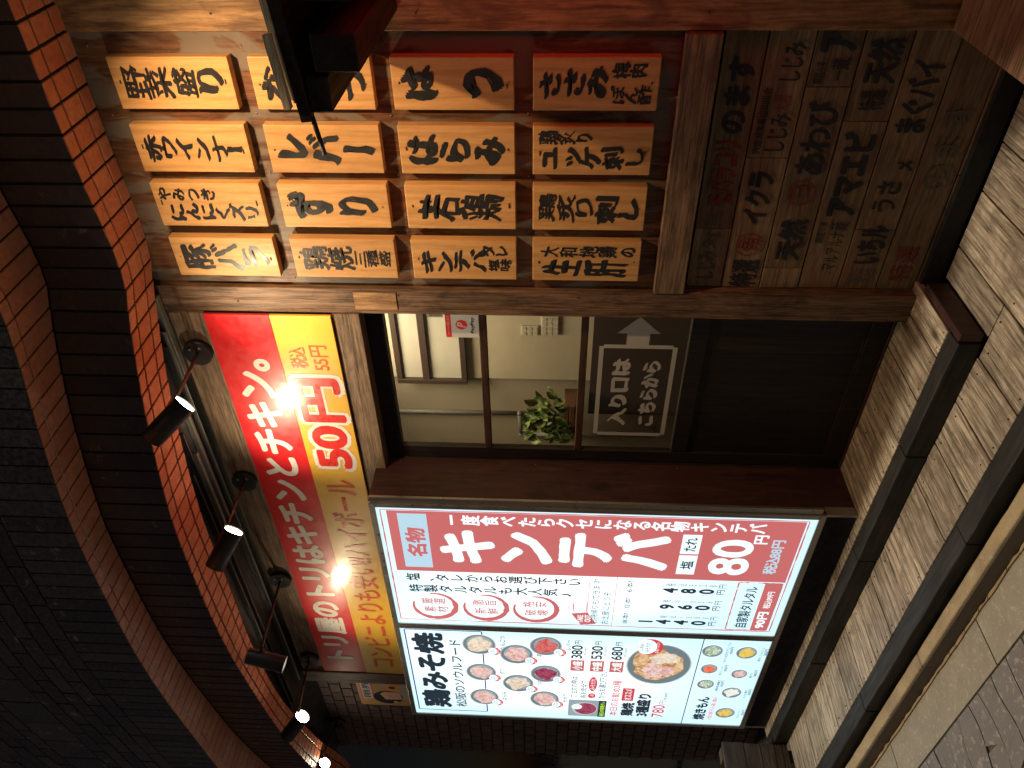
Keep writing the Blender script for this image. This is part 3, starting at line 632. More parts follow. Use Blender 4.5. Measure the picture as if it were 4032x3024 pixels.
rect('photo', -4.325, -4.135, .935, 1.148, YL, 'lit_grey', q); disc('food', -4.235, 1.055, .075, .072, YL-.0003, 'lit_rim', q); disc('food', -4.235, 1.050, .066, .062, YL-.0005, 'food_wine', q); disc('food', -4.215, 1.100, .030, .030, YL-.0007, 'lit_bright', q)
rect('photo_band', -4.325, -4.135, .935, .978, YL-.0008, 'lit_ink', q); words('lettering', '秘伝の味噌タレ', (-4.315, -4.145, .942, .970), 'lit_neon', q, YL-.0011, bold=.02)
words('lettering', '本日のお勧め3種', (-4.305, -3.905, .868, .915), 'lit_crimson', q, YL, bold=.01)
words('lettering', '鶏焼', (-4.300, -4.145, .776, .850), 'lit_ink', q, YL, bold=.05); words('lettering', '3種盛り', (-4.300, -4.040, .690, .768), 'lit_ink', q, YL, bold=.05)
rect('red_label', -4.125, -3.985, .790, .855, YL, 'lit_crimson', q); words('lettering', 'オススメ', (-4.115, -3.995, .802, .842), 'lit_bright', q, YT, bold=.01)
words('price', '780', (-4.300, -4.160, .605, .672), 'lit_crimson', q, YL, bold=.01); words('lettering', '円', (-4.150, -4.105, .607, .642), 'lit_crimson', q, YL); words('lettering', '税込858円', (-4.095, -4.015, .607, .625), 'lit_ink', q, YL)
disc('plate', -3.725, .690, .200, .170, YL-.0008, 'lit_rim', q, 40); disc('plate', -3.725, .690, .192, .163, YL-.0011, 'lit_bowl', q, 40); disc('food', -3.725, .700, .150, .130, YL-.0014, 'food_grill', q, 36, .3, 4); disc('food', -3.79, .70, .075, .08, YL-.0016, 'food_pink', q, 24, .5, 8); disc('food', -3.66, .67, .05, .075, YL-.0016, 'food_cream', q, 24, .6, 2)
disc('badge', -3.553, .752, .075, .068, YL-.0019, 'lit_crimson', q, 26); disc('badge', -3.553, .768, .068, .050, YL-.0021, 'lit_bright', q, 26); words('lettering', 'しおor', (-3.59, -3.52, .785, .808), 'lit_ink', q, YL-.0023); words('lettering', 'みそだれ', (-3.60, -3.51, .752, .776), 'lit_ink', q, YL-.0023); words('lettering', 'お選びください', (-3.605, -3.505, .706, .726), 'lit_bright', q, YL-.0023)
rect('panel_joint', -4.362, -3.455, .489, .494, YL, 'lit_ink', q)
words('title', '焼きもん', (-4.310, -4.045, .370, .440), 'lit_ink', q, YL, bold=.05); words('lettering', '人気の焼きもん揃い踏み', (-4.310, -4.045, .330, .358), 'lit_crimson', q, YL, bold=.01)
for (x, z, f, a, p_, r) in ((-4.215, .265, 'food_gold', 'チョリソー', '350円', .060), (-3.985, .268, 'food_white', 'ホイル焼き', '300円', .058), (-3.905, .420, 'food_green', '焼野菜3種盛り', '450円', .050), (-3.745, .425, 'food_sausage', '赤ウインナー', '300円', .048),
                            (-3.570, .435, 'food_green', 'ももとねぎのアヒージョ', '450円', .058), (-3.785, .262, 'food_pink', '豚バラ', '380円', .046), (-3.575, .262, 'food_gold', '焼きとうもろこし', '300円', .058)):
    dish(x, z, r, f, None, badge=False); n = len(a)*.0085
    words('lettering', a, (x-.008-n, x-.008+n, z-r-.024, z-r-.009), 'lit_ink', q, YL-.0024, bold=.01); words('price', p_, (x-.02, x+.045, z-r-.046, z-r-.028), 'lit_ink', q, YL-.0024, bold=.01)
base = thing('sign_base', (-3.44, 2.11, 0), 'low black base panel with thin metal end strips under the lit menu sign', 'panel')
box('panel', -4.37, -2.50, 2.112, 2.15, .002, .130, 'base_panel', base); box('end_strip', -2.4995, -2.488, 2.104, 2.15, .002, .130, 'steel', base, .0006); box('end_strip', -4.382, -4.3705, 2.104, 2.15, .002, .130, 'steel', base, .0006)

# ------------------------------------------------------------------ sliding door
dr = thing('sliding_door', (-2.05, 2.39, 0), 'dark brown sliding door with three glass panes and a plain lower panel', 'door')
box('stile', -2.486, -2.421, 2.382, 2.412, .012, 1.948, 'door_wood', dr); box('stile', -1.690, -1.625, 2.382, 2.412, .012, 1.948, 'door_wood', dr)
box('bottom_rail', -2.4205, -1.6905, 2.382, 2.412, .012, .085, 'door_wood', dr); box('mid_rail', -2.4205, -1.6905, 2.382, 2.412, .685, .755, 'door_wood', dr)
for z in (1.546, 1.148): box('glazing_bar', -2.4205, -1.6905, 2.381, 2.410, z, z+.030, 'door_bar', dr)
rough_box('lower_panel', -2.4205, -1.87, 2.394, 2.404, .0855, .6845, 'door_wood', dr, .0003, 4, .001, 1); rough_box('lower_panel', -1.8685, -1.6905, 2.394, 2.404, .0855, .6845, 'door_wood', dr, .0003, 4, .001, 2)
box('panel_bead', -2.42, -1.692, 2.388, 2.3935, .088, .0905, 'door_bar', dr, 0)
for a, b in ((1.5765, 1.9475), (1.1785, 1.5455), (.7555, 1.1475)): box('pane', -2.4205, -1.6905, 2.394, 2.397, a, b, 'door_glass', dr, 0)
rod('finger_pull', (-1.668, 2.383, .385), (-1.668, 2.376, .385), .016, 'steel', dr)
st = thing('entrance_notice', (-2.05, 2.393, .80), 'white cut-out film notice in a frame on the bottom pane of the door', 'notice')
frame_line('frame', -2.325, -1.845, .802, 1.092, .018, 2.3930, 'film_white', st)
words('lettering', '入り口は', (-2.275, -1.905, .965, 1.045), 'film_white', st, 2.3930, bold=.045, warp=.06, seed=3)
words('lettering', 'こちらから', (-2.275, -1.915, .845, .920), 'film_white', st, 2.3930, bold=.04, warp=.06, seed=7)
ar = thing('arrow_sticker', (-1.76, 2.393, .9), 'pale grey arrow sticker pointing right beside the door notice', 'sticker')
A = [(-1.700, .952), (-1.780, .868), (-1.780, .908), (-1.838, .908), (-1.838, .996), (-1.780, .996), (-1.780, 1.036)]
flat('outline', [(x+(.004 if i == 0 else (-.004 if x < -1.79 else 0)), z+(.005 if z > .96 else (-.005 if z < .94 else 0))) for i, (x, z) in enumerate(A)], 2.3932, 'interior_brown', ar)
flat('arrow', A, 2.3927, 'film_white', ar)
pp = thing('payment_sticker', (-1.755, 2.393, 1.58), 'small white payment sticker with a red band and red square mark on the top pane', 'sticker')
rect('card', -1.814, -1.696, 1.578, 1.708, 2.3930, 'sticker_white', pp); rect('red_band', -1.814, -1.696, 1.686, 1.708, 2.3926, 'sticker_red', pp)
words('lettering', 'ペイペイ使えます', (-1.800, -1.708, 1.691, 1.703), 'sticker_white', pp, 2.3922)
disc('mark', -1.752, 1.645, .024, .024, 2.3926, 'sticker_red', pp, 8); words('lettering', 'P', (-1.762, -1.742, 1.628, 1.662), 'sticker_white', pp, 2.3922, bold=.02, shear=.25); words('lettering', 'PayPay', (-1.792, -1.716, 1.592, 1.610), 'ink', pp, 2.3922, bold=.02)
s2 = thing('small_label', (-1.705, 2.393, 1.74), 'tiny grey label above the payment sticker at the door edge', 'sticker'); rect('card', -1.718, -1.696, 1.714, 1.776, 2.3930, 'sticker_grey', s2); words('lettering', '防犯', (-1.714, -1.700, 1.722, 1.770), 'ink', s2, 2.3926, vertical=True)

# ------------------------------------------------------------------ room behind the door
rm = thing('room', (-2.7, 3.1, 0), kind='structure')
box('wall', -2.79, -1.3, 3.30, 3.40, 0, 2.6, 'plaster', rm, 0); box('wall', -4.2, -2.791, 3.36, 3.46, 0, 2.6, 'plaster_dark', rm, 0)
box('wall', -4.2, -4.1, 2.45, 3.36, 0, 2.6, 'plaster', rm, 0); box('wall', -1.4, -1.3, 2.47, 3.30, 0, 2.6, 'plaster', rm, 0); box('ceiling', -4.2, -1.3, 2.43, 3.46, 2.5, 2.6, 'plaster', rm, 0)
box('floor', -4.2, -1.3, 2.43, 3.46, -.05, .005, 'interior_brown', rm, 0); box('wall', -4.2, -2.525, 2.425, 2.45, 0, 2.6, 'interior_brown', rm, 0)
box('wainscot', -3.03, -1.4, 3.28, 3.2995, 0, 1.065, 'interior_brown', rm, .001)
lamp = bpy.data.lights.new('room_lamp', 'AREA'); lamp.energy = 22; lamp.size = .5; lamp.color = (1, .80, .52); lo2 = bpy.data.objects.new('room_lamp', lamp); col.objects.link(lo2); lo2.location = (-2.35, 2.85, 2.46)
wi = thing('inner_window', (-2.5, 3.28, 1.76), 'small brown framed cupboard hatch on the plaster wall inside', 'window')
box('pane', -2.78, -2.1, 3.285, 3.29, 1.79, 2.13, 'cream', wi, 0)
for a in ((-2.812, -2.78, 1.760, 2.160), (-2.13, -2.1, 1.760, 2.160)): box('frame', a[0], a[1], 3.262, 3.2995, a[2], a[3], 'interior_brown', wi)
for a in ((1.760, 1.792), (1.972, 2.012), (2.128, 2.160)): box('frame', -2.7795, -2.1305, 3.265, 3.2995, a[0], a[1], 'interior_brown', wi)
for (a, b, c, d, lab) in ((-2.473, -2.411, 1.361, 1.452, 'upper cream wall switch plate with four rockers inside the door'), (-2.470, -2.347, 1.252, 1.343, 'lower wide cream wall switch plate inside the door')):
    sw = thing('switch_plate', ((a+b)/2, 3.29, c), lab, 'light switch'); box('plate', a, b, 3.288, 3.2998, c, d, 'cream', sw, .002)
    n = 2 if b-a < .1 else 4
    for i in range(n):
        for j in range(3): box('rocker', a+(b-a)*(i+.15)/n, a+(b-a)*(i+.8)/n, 3.285, 3.2878, c+(d-c)*(j+.15)/3, c+(d-c)*(j+.8)/3, 'plaster', sw, 0)
pi_ = thing('wall_pipe', (-3.1, 3.34, .6), 'thin grey conduit pipe bent twice down the plaster wall inside', 'pipe')
for a, b in (((-3.09, 3.335, 2.5), (-3.09, 3.335, 1.47)), ((-3.09, 3.335, 1.47), (-3.262, 3.335, 1.46)), ((-3.262, 3.335, 1.46), (-3.255, 3.335, .66)), ((-3.255, 3.335, .66), (-3.19, 3.335, .66))): rod('tube', a, b, .013, 'grey_pipe', pi_)
for a in ((-3.09, 3.335, 1.47), (-3.262, 3.335, 1.46), (-3.255, 3.335, .66)):
    bm = bmesh.new(); bmesh.ops.create_uvsphere(bm, u_segments=12, v_segments=8, radius=.018, matrix=Matrix.Translation(a)); link('elbow', mesh_of(bm, 'elbow', True), 'grey_pipe', pi_)
for z in (1.2, .85): box('clip', -3.275, -3.240, 3.32, 3.36, z, z+.02, 'grey_pipe', pi_, 0)
pt = thing('hanging_plant', (-2.93, 3.2, 1.10), 'leafy variegated pothos in a small slatted wooden box behind the middle pane', 'plant')
for i in range(3): box('slat', -3.0, -2.84, 3.13, 3.15, 1.115+.034*i, 1.145+.034*i, 'planter_wood', pt)
box('box_body', -2.995, -2.845, 3.151, 3.29, 1.115, 1.205, 'planter_wood', pt)
rr = random.Random(8)
leaf = bmesh.new(); L = [(0, 0, 0), (.014, .016, .003), (.018, .034, .004), (.010, .052, .0), (0, .064, -.006), (-.010, .052, 0), (-.018, .034, .004), (-.014, .016, .003)]
leaf.faces.new([leaf.verts.new(p_) for p_ in L[:5]]); lv = list(leaf.verts); m2 = [leaf.verts.new(p_) for p_ in L[5:]]; leaf.faces.new([lv[0], lv[4]]+m2); lme = mesh_of(leaf, 'leaf'); lme.materials.append(MATS['leaf'])
for i in range(120):
    a = rr.uniform(0, 6.28); rad = rr.uniform(.01, .14); x = -2.94+rad*math.cos(a)*1.15-.03; z = 1.27+rad*math.sin(a)*.95; y = rr.uniform(3.10, 3.24)
    if rr.random() < .3: x, z = rr.uniform(-3.12, -3.0), rr.uniform(1.12, 1.28)
    o = bpy.data.objects.new('leaf', lme); col.objects.link(o); o.parent = pt; o.location = Vector((x, y, z))-pt.location
    o.rotation_euler = (rr.uniform(.6, 2.2), rr.uniform(-1, 1), rr.uniform(-1.5, 1.5)); s = rr.uniform(.95, 1.6); o.scale = (s, s, s)
for i in range(5): rod('stem', (-2.92, 3.2, 1.2), (-2.95+rr.uniform(-.12, .1), rr.uniform(3.12, 3.22), 1.27+rr.uniform(-.08, .1)), .0025, 'leaf', pt, 6)

# ------------------------------------------------------------------ brick overhang
def curve(pts):
    def f(x):
        if x >= pts[0][0]: return pts[0][1]
        if x <= pts[-1][0]: return pts[-1][1]
        for i in range(len(pts)-1):
            (a, ya), (b, yb) = pts[i], pts[i+1]
            if b <= x <= a:
                # Catmull-Rom
                p0 = pts[i-1] if i else (a+(a-b), ya); p3 = pts[i+2] if i+2 < len(pts) else (b-(a-b), yb)
                t = (a-x)/(a-b); m1 = (yb-p0[1])/(p0[0]-b)*(a-b); m2 = (p3[1]-ya)/(a-p3[0])*(a-b)
                return (2*t**3-3*t*t+1)*ya+(t**3-2*t*t+t)*m1+(-2*t**3+3*t*t)*yb+(t**3-t*t)*m2
    return f
Yi = curve([(.8, 2.335), (-.5, 2.335), (-1.0, 2.335), (-1.38, 2.335), (-1.52, 2.275), (-1.80, 2.160), (-2.15, 2.065), (-2.52, 2.005), (-3.0, 1.985), (-3.42, 1.965), (-4.0, 2.00), (-4.50, 2.09), (-5.0, 2.20), (-6.0, 2.45)])
Yo = curve([(.8, 2.118), (-.5, 2.118), (-1.0, 2.118), (-1.38, 2.126), (-1.54, 2.055), (-1.80, 1.955), (-2.10, 1.870), (-2.40, 1.815), (-3.1, 1.790), (-3.79, 1.838), (-4.50, 1.925), (-5.3, 2.08), (-6.2, 2.33)])
Y2 = curve([(.8, 1.26), (-.5, 1.28), (-.7, 1.42), (-.92, 1.68), (-1.13, 1.84), (-1.33, 1.880), (-1.52, 1.845), (-1.80, 1.765), (-2.10, 1.695), (-2.40, 1.655), (-3.05, 1.617), (-3.79, 1.645), (-4.50, 1.700), (-5.3, 1.85), (-6.2, 2.1)])  # the right-hand bulge is unseen, added to throw shade on the lower deck
bl = thing('brick_overhang', (-2.5, 2.0, 2.75), 'curved brick and tile overhang of the building, orange tiled underside above the shop front', 'building')
ZA, ZB = 2.750, 3.028
# backing shells behind the tiles
def shell(name, fa, fb, za, zb, mat, x0=-6.1, x1=.7, n=90):
    vs, fs = [], []
    for k in range(n+1):
        x = x0+(x1-x0)*k/n; vs += [(x, fa(x), za), (x, fb(x), zb)]
        if k: i = 2*k; fs.append((i-2, i, i+1, i-1))
    me = bpy.data.meshes.new(name); me.from_pydata(vs, [], fs); return link(name, me, mat, bl)
T = .006
shell('grout_bed', lambda x: Yi(x)+.0, lambda x: Yo(x)+T, ZA+T, ZA+T, 'grout'); shell('grout_bed', lambda x: Yo(x)+T, lambda x: Yo(x)+T, ZA+T, ZB+.02, 'grout')
shell('grout_bed', lambda x: Yo(x)+.01, lambda x: Y2(x)+T, ZB+T, ZB+T, 'grout'); shell('grout_bed', lambda x: Y2(x)+T, lambda x: Y2(x)+T, ZB+T, 7.0, 'grout')
shell('soffit_back', lambda x: Yi(x)+.002, lambda x: Yi(x)+.002, ZA+T, 2.95, 'dark_void')
# arc-length stations along the outer edge
def stations(f, pitch, x0=.6, x1=-6.0):
    out = [x0]; x = x0; acc = 0; px, py = x0, f(x0)
    while x > x1:
        x -= .002; d = math.hypot(x-px, f(x)-py); acc += d; px, py = x, f(x)
        if acc >= pitch: out.append(x); acc = 0
    return out
S = stations(Yo, .0765)
rr = random.Random(3)
def jig(a=.0012): return rr.uniform(-a, a)
g_ = .0050
for a, b in zip(S[:-1], S[1:]):
    ya0, ya1, yb0, yb1 = Yo(a), Yi(a), Yo(b), Yi(b)
    def ga(d): return d/(1)  # depth rows measured from the outer edge
    Wd = ya1-ya0; rws = [0, .25*Wd+0*jig(), .70*Wd, Wd]
    Wb = yb1-yb0; rwb = [0, .25*Wb, .70*Wb, Wb]
    for r0 in range(3):
        e = g_ if r0 else .0
        pts = [(a-g_, ya0+rws[r0]+e, ZA+T), (b+g_, yb0+rwb[r0]+e, ZA+T), (b+g_, yb0+rwb[r0+1]-g_, ZA+T), (a-g_, ya0+rws[r0+1]-g_, ZA+T)]
        piece('soffit_tile', pts, (jig(.006), jig(.006), -1), T, .0018, 'orange_tile', bl)
    n = (-(yb0-ya0), (b-a), 0); n = (n[0], n[1], 0)
    if n[1] > 0: n = (-n[0], -n[1], 0)
    pts = [(a-g_*.9, ya0+T, ZA+.001), (b+g_*.9, yb0+T, ZA+.001), (b+g_*.9, yb0+T, ZB-.004), (a-g_*.9, ya0+T, ZB-.004)]
    piece('fascia_tile', pts, n, T, .0018, 'brown_tile', bl)
S2 = stations(Y2, .074)
for a, b in zip(S2[:-1], S2[1:]):
    fa, fb = Y2(a), Y2(b); sa, sb = Yo(a)-fa, Yo(b)-fb
    pts = [(a-.0042, fa+.051, ZB+T), (b+.0042, fb+.051, ZB+T), (b+.0042, fb+sb-.002, ZB+T), (a-.0042, fa+sa-.002, ZB+T)]
    piece('ledge_tile', pts, (jig(.006), jig(.006), -1), T, .0016, 'red_tile', bl)
    pts = [(a-.003, fa+.001, ZB+T), (b+.003, fb+.001, ZB+T), (b+.003, fb+.045, ZB+T), (a-.003, fa+.045, ZB+T)]
    piece('edge_tile', pts, (jig(.01), jig(.01), -1), T+.001, .0016, 'red_tile', bl)
    n = ((fb-fa), -(b-a), 0); n = (n[0], n[1], 0) if n[1] < 0 else (-n[0], -n[1], 0)
    pts = [(a-.003, fa+T, ZB+.002), (b+.003, fb+T, ZB+.002), (b+.003, fb+T, 3.285), (a-.003, fa+T, 3.285)]
    piece('upper_tile', pts, n, T, .0016, 'dark_tile', bl)
# pale lime bloom along the joint of the upper ledge, with short drips
bm = bmesh.new(); rq = random.Random(31); x = -1.62
while x > -5.4:
    L = rq.uniform(.02, .10)
    if noise.noise(Vector((x*1.7, 3, 1))) > -.25:
        n_ = 4
        for k in range(n_):
            a, b = x-L*k/n_, x-L*(k+1)/n_; w_ = .0016+.0016*rq.random()
            f_ = [bm.verts.new((a, Y2(a)+.048-w_, ZB-.0012)), bm.verts.new((b, Y2(b)+.048-w_, ZB-.0012)), bm.verts.new((b, Y2(b)+.048+w_, ZB-.0012)), bm.verts.new((a, Y2(a)+.048+w_, ZB-.0012))]
            bm.faces.new(f_)
        if rq.random() < .35:
            d_ = rq.uniform(.01, .045); s_ = -1 if rq.random() < .7 else 1
            f_ = [bm.verts.new((x, Y2(x)+.048, ZB-.0013)), bm.verts.new((x-.004, Y2(x)+.048, ZB-.0013)), bm.verts.new((x-.0025, Y2(x)+.048+s_*d_, ZB-.0013)), bm.verts.new((x-.0015, Y2(x)+.048+s_*d_, ZB-.0013))]
            bm.faces.new(f_)
    x -= L
tag(link('lime_bloom', mesh_of(bm, 'bloom'), 'lime', bl), kind='stuff')
# running bond above
zc = 3.292; ci = 0; nb = 0; rest = bmesh.new()
S3 = stations(Y2, .115)
while zc < 6.6:
    hgt = .066 if not (3.66 < zc < 3.74) else .20
    for k in range(ci % 2, len(S3)-2, 2):
        a, b = S3[k], S3[k+2]
        fa, fb = Y2(a), Y2(b); n = ((fb-fa), -(b-a), 0); n = (n[0], n[1], 0) if n[1] < 0 else (-n[0], -n[1], 0)
        pts = [(a-.004, fa+T, zc), (b+.004, fb+T, zc), (b+.004, fb+T, zc+hgt), (a-.004, fa+T, zc+hgt)]
        if nb < 298 and a < -1.6 and b > -5.2: piece('brick', pts, n, T+jig(.001), .002, 'dark_tile', bl); nb += 1
        else: slab(rest, pts, n, T, .002)
    zc += hgt+.009; ci += 1
o = link('brickwork', mesh_of(rest, 'brickwork'), 'dark_tile', bl); tag(o, kind='stuff')
# dark soffit between overhang and shop front, with shutter rails
sh_ = thing('shutter_track', (-3, 2.25, 2.77), 'dark metal shutter housing with aluminium channels above the banner', 'shutter rail')
vs, fs = [], []
for k in range(61):
    x = -5.6+4.2*k/60; vs += [(x, Yi(x)+.004, 2.776), (x, 2.46, 2.776), (x, 2.46, 2.80), (x, Yi(x)+.004, 2.80)]
    if k:
        i = 4*k
        for e in range(4): fs.append((i-4+e, i-4+(e+1) % 4, i+(e+1) % 4, i+e))
me = bpy.data.meshes.new('housing'); me.from_pydata(vs, [], fs); link('housing', me, 'black_metal', sh_)
for (y0, y1, x0, x1, m_) in ((2.262, 2.290, -1.95, -1.56, 'aluminium'), (2.215, 2.222, -4.3, -1.75, 'black_metal'), (2.180, 2.196, -2.72, -2.02, 'aluminium'), (2.100, 2.108, -4.3, -2.1, 'black_metal'), (2.135, 2.150, -2.78, -2.25, 'aluminium'), (2.24, 2.246, -4.3, -1.7, 'aluminium'), (2.06, 2.07, -4.4, -2.3, 'black_metal')):
    box('channel', x0, x1, y0, y1, 2.752, 2.7755, m_, sh_, .001)
box('end_plate', -2.80, -2.74, 2.06, 2.22, 2.745, 2.7755, 'black_metal', sh_)

# ------------------------------------------------------------------ arm spotlights
WARM = (1, .78, .50)
def spotlight(basex, arm_end, face, tail, energy, label, colr=WARM, basez=2.68, basey=2.30, deep=0., group='black arm spotlights over the banner'):
    t = thing('arm_spotlight', (basex, basey, basez), label, 'spotlight', group)
    B = Vector((basex, basey, basez)); A_ = Vector(arm_end); Fc, Tl = Vector(face), Vector(tail); d = (Fc-Tl).normalized(); Fc = Tl+d*.168
    rod('base_plate', B, B-Vector((0, .026, 0)), .056, 'black_metal', t, 32)
    for dx, dz in ((-.03, .018), (.03, -.018), (.024, .022)): rod('screw', B+Vector((dx, -.026, dz)), B+Vector((dx, -.032, dz)), .005, 'steel', t, 8)
    rod('arm', B-Vector((0, .02, 0)), A_, .0065, 'brown_arm', t, 12)
    mid = Tl+d*.10; rod('bracket', A_, mid, .010, 'brown_arm', t, 10)
    bm = bmesh.new(); r_ = .039
    cyl(bm, Tl, Fc+d*deep, r_, r_, 36, False)
    q = d.to_track_quat('Z', 'Y').to_matrix().to_4x4(); bmesh.ops.create_circle(bm, cap_ends=True, segments=36, radius=r_, matrix=Matrix.Translation(Tl) @ q)
    bmesh.ops.remove_doubles(bm, verts=bm.verts[:], dist=1e-5)
    me = mesh_of(bm, 'head')
    for p_ in me.polygons: p_.use_smooth = len(p_.vertices) == 4
    head = link('lamp_head', me, 'black_metal', t)
    bm = bmesh.new(); cyl(bm, Fc-d*.004+d*deep, Fc+d*(.0005+deep), r_*1.03, r_*1.03, 36, False); link('rim', mesh_of(bm, 'rim', True), 'black_metal', head)
    bm = bmesh.new(); bmesh.ops.create_circle(bm, cap_ends=True, segments=32, radius=r_*.93, matrix=Matrix.Translation(Fc-d*.004) @ q); link('lens', mesh_of(bm, 'lens'), 'lens', head)
    if energy: spot('spot_beam', Fc+d*.004, Fc+d*.3, energy, colr, 130, .9, .034)
    return t
spotlight(-1.830, (-1.730, 1.915, 2.588), (-1.738, 1.885, 2.551), (-1.824, 1.793, 2.660), 30, 'arm spotlight nearest the post, facing right, head over the orange tiles')
spotlight(-2.580, (-2.445, 1.915, 2.600), (-2.432, 1.885, 2.561), (-2.541, 1.787, 2.633), 24, 'second arm spotlight from the post, glowing face turned right')
spotlight(-3.345, (-3.290, 1.865, 2.640), (-3.369, 1.83, 2.549), (-3.322, 1.841, 2.710), 16, 'arm spotlight with its head hanging straight down, third from the post', deep=.014)
spotlight(-4.135, (-3.900, 1.89, 2.585), (-3.923, 1.857, 2.554), (-4.067, 1.801, 2.660), 20, 'arm spotlight at the far end of the banner with a bright round face')
spotlight(-5.26, (-5.09, 2.13, 2.735), (-5.075, 2.10, 2.697), (-5.235, 2.052, 2.795), 1.5, 'farthest arm spotlight past the end post, at the edge of the picture', basez=2.735, basey=2.448)
spotlight(-.27, (-.30, 1.66, 2.66), (-.41, 1.62, 2.52), (-.33, 1.54, 2.66), 0, 'dark arm spotlight nearest the small canopy, lighting the wooden menu plaques', group='black arm spotlights over the banner')
spot('spot_beam', (-.42, 1.64, 2.62), (-1.22, 2.33, 1.98), 108, (1, .64, .33), 84, 1., .02)

# ------------------------------------------------------------------ small canopy and red lantern at the side entrance
cn = thing('small_canopy', (-.3, 2.05, 1.85), 'small timber entrance canopy with stacked pale boards on dark beams, over the plaques', 'canopy')
def tilt(o, piv=(-.67, 0, 1.92), ang=.09):
    M = Matrix.Translation(piv) @ Matrix.Rotation(-ang, 4, 'Y') @ Matrix.Translation(-Vector(piv))
    wp = wpos(o); me = o.data; me.transform(Matrix.Translation(-wp) @ M @ Matrix.Translation(wp)); return o
for i, (z0, z1, y, xl, m_) in enumerate(((1.936, 1.943, 1.812, -.655, 'canopy_pale'), (1.928, 1.935, 1.806, -.662, 'canopy_pale'), (1.920, 1.927, 1.801, -.668, 'canopy_pale'))):
    tilt(rough_box('roof_board', xl, .5, y, 2.32, z0, z1, m_, cn, .0015, 10, .0008, i))
tilt(rough_box('edge_board', -.674, -.505, 1.780, 1.799, 1.930, 1.948, 'canopy_pale', cn, .001, 4, .001, 9))
tilt(box('fascia_board', -.712, .5, 1.790, 1.815, 1.889, 1.919, 'canopy_dark', cn)); tilt(box('soffit_board', -.69, .5, 1.816, 2.32, 1.900, 1.918, 'canopy_dark', cn))
for i, (xa, xb, za, zb, y0) in enumerate(((-.690, -.605, 1.835, 1.890, 1.80), (-.592, -.507, 1.752, 1.858, 1.79), (-.44, -.355, 1.752, 1.858, 1.79), (-.25, -.165, 1.752, 1.858, 1.79), (-.05, .035, 1.752, 1.858, 1.79))):
    box('beam', xa, xb, y0, 2.32, za, zb, 'canopy_dark', cn, .003)
rod('rod', (-.70, 1.80, 1.888), (-.795, 1.80, 1.874), .006, 'black_metal', cn)
ln = thing('red_lantern', (-.02, 1.95, 1.25), 'round red paper lantern hanging under the canopy beside the entrance', 'lantern')
bm = bmesh.new(); prof = []
for k in range(25):
    t = k/24; z = 1.24+t*.36; r_ = .13*math.sin(math.pi*(.12+.76*t))**.5+.004*math.cos(k*math.pi); prof.append((r_, z))
ringv = []
for (r_, z) in prof: ringv.append([bm.verts.new((-.02+r_*math.cos(a*math.pi/14), 1.95+r_*math.sin(a*math.pi/14), z)) for a in range(28)])
for i in range(24):
    for j in range(28): bm.faces.new((ringv[i][j], ringv[i][(j+1) % 28], ringv[i+1][(j+1) % 28], ringv[i+1][j]))
link('paper', mesh_of(bm, 'paper', True), 'lantern_glow', ln)
rod('cap', (-.02, 1.95, 1.60), (-.02, 1.95, 1.63), .07, 'black_metal', ln); rod('cap', (-.02, 1.95, 1.24), (-.02, 1.95, 1.215), .07, 'black_metal', ln); rod('cord', (-.02, 1.95, 1.63), (-.02, 1.95, 1.70), .003, 'black_metal', ln)

# ------------------------------------------------------------------ step at the right, fence and brick pier at the left
stp = thing('entrance_step', (0, 2.0, -.08), 'low reddish brown wooden step below the wide board, at the lower corner', 'step')
rough_box('tread', -.650, .6, 1.60, 2.318, .150, .190, 'step_wood', stp, .001, 10, .004, 2); box('riser', -.64, .6, 1.62, 2.31, -.080, .149, 'step_wood', stp)
fe = thing('side_fence', (-4.33, 1.6, -.26), 'low fence of weathered horizontal planks closing the far end of the deck', 'fence')
z = -.075; i = 0
for hh in (.030, .045, .075, .095, .118): 
    rough_box('plank', -4.345-.006*(i % 2), -4.320-.006*(i % 2), 1.05, 1.986, z, z+hh-.004, 'fence_plank', fe, .001, 8, .002, i); z += hh; i += 1
box('post', -4.42, -4.352, 1.10, 1.17, -.26, z, 'fence_plank', fe); box('post', -4.42, -4.357, 1.90, 1.97, -.26, z, 'fence_plank', fe)
pr_ = thing('brick_pier', (-5.1, 2.5, -.26), 'dim brick wall of the alley beyond the lit menu sign', 'wall')
box('core', -5.66, -4.406, 2.462, 2.70, -.26, 2.78, 'grout', pr_, 0)
rest = bmesh.new(); nb = 0; zc = -.25; ci = 0
order = []
while zc < 2.72:
    x = -4.408-(.055 if ci % 2 else 0)
    while x > -5.6:
        x1 = max(x-.105, -5.655); order.append((x1, x, zc)); x -= .112
    zc += .076; ci += 1
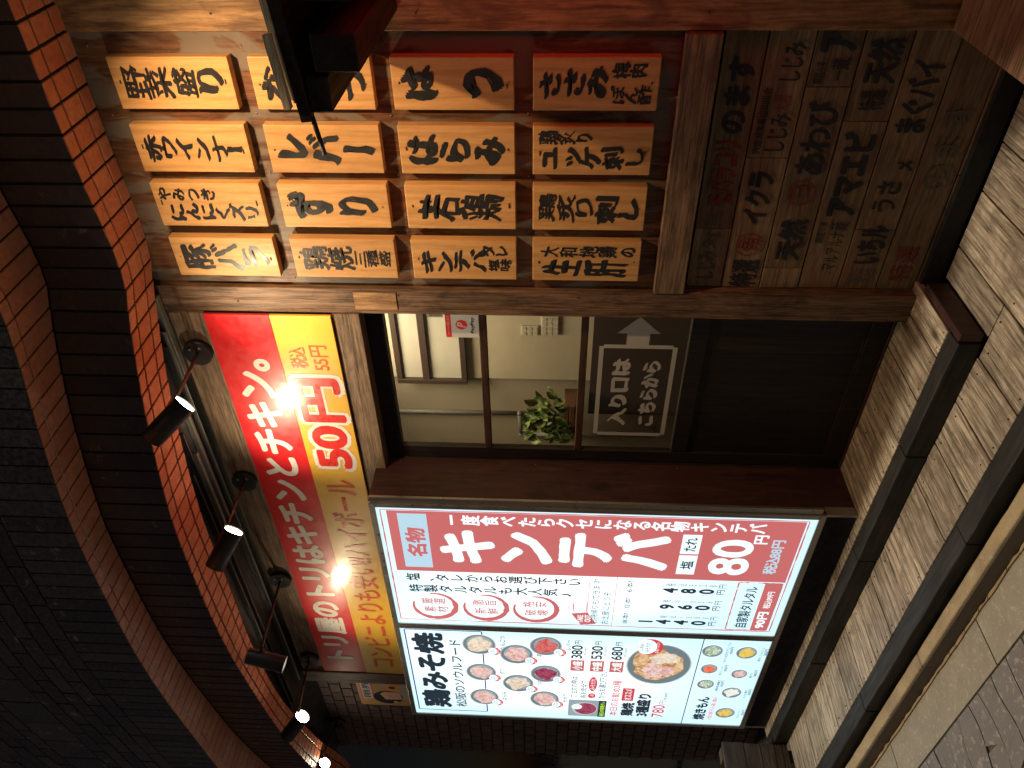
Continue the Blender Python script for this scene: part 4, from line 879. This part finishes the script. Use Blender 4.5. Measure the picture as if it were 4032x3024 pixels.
order.sort(key=lambda t: abs(t[0]+4.9)*.6+abs(t[2]-1.4)*.3)
for k, (a, b, z) in enumerate(order):
    pts = [(a, 2.462, z), (b, 2.462, z), (b, 2.462, z+.069), (a, 2.462, z+.069)]
    if k < 290: piece('brick', pts, (0, -1, 0), .012+jig(.0015), .002, 'alley_brick', pr_)
    else: slab(rest, pts, (0, -1, 0), .012, .002)
o = link('brickwork', mesh_of(rest, 'brickwork'), 'alley_brick', pr_); tag(o, kind='stuff')
gd = thing('side_window', (-6.6, 2.6, -.26), 'dark unlit glass shopfront past the brick pier at the picture edge', 'window')
box('pane', -7.6, -5.70, 2.60, 2.62, -.2, 2.70, 'glass_dark', gd, 0)
for x in (-5.70, -6.6, -7.6): box('frame', x-.03, x+.03, 2.57, 2.64, -.26, 2.76, 'black_metal', gd)
po = thing('wall_poster', (-4.7, 2.44, 2.15), 'tan poster with black characters and a drawn face, behind the end of the banner', 'poster')
rect('sheet', -4.985, -4.42, 1.95, 2.52, 2.4430, 'poster_tan', po); flat('picture', [(-4.95, 1.95), (-4.43, 1.95), (-4.43, 2.42), (-4.62, 2.42), (-4.90, 2.25)], 2.4425, 'poster_grey', po)
rect('label_edge', -4.905, -4.44, 2.418, 2.502, 2.4420, 'sticker_red', po); rect('label', -4.897, -4.44, 2.426, 2.494, 2.4415, 'sticker_white', po)
words('lettering', '限界突破', (-4.88, -4.45, 2.437, 2.485), 'ink', po, 2.4410, bold=.02)
disc('hair', -4.875, 2.325, .085, .100, 2.4420, 'ink', po, 26); flat('face', [(-4.90, 2.23), (-4.81, 2.245), (-4.80, 2.345), (-4.83, 2.375), (-4.905, 2.345)], 2.4416, 'poster_skin', po)
disc('cup', -4.745, 2.28, .045, .060, 2.4420, 'poster_orange', po, 7); disc('cup_mark', -4.745, 2.285, .017, .024, 2.4416, 'ink', po, 8); disc('eye', -4.86, 2.31, .004, .006, 2.4413, 'ink', po, 8); disc('ear', -4.935, 2.28, .014, .016, 2.4416, 'poster_skin', po, 10)
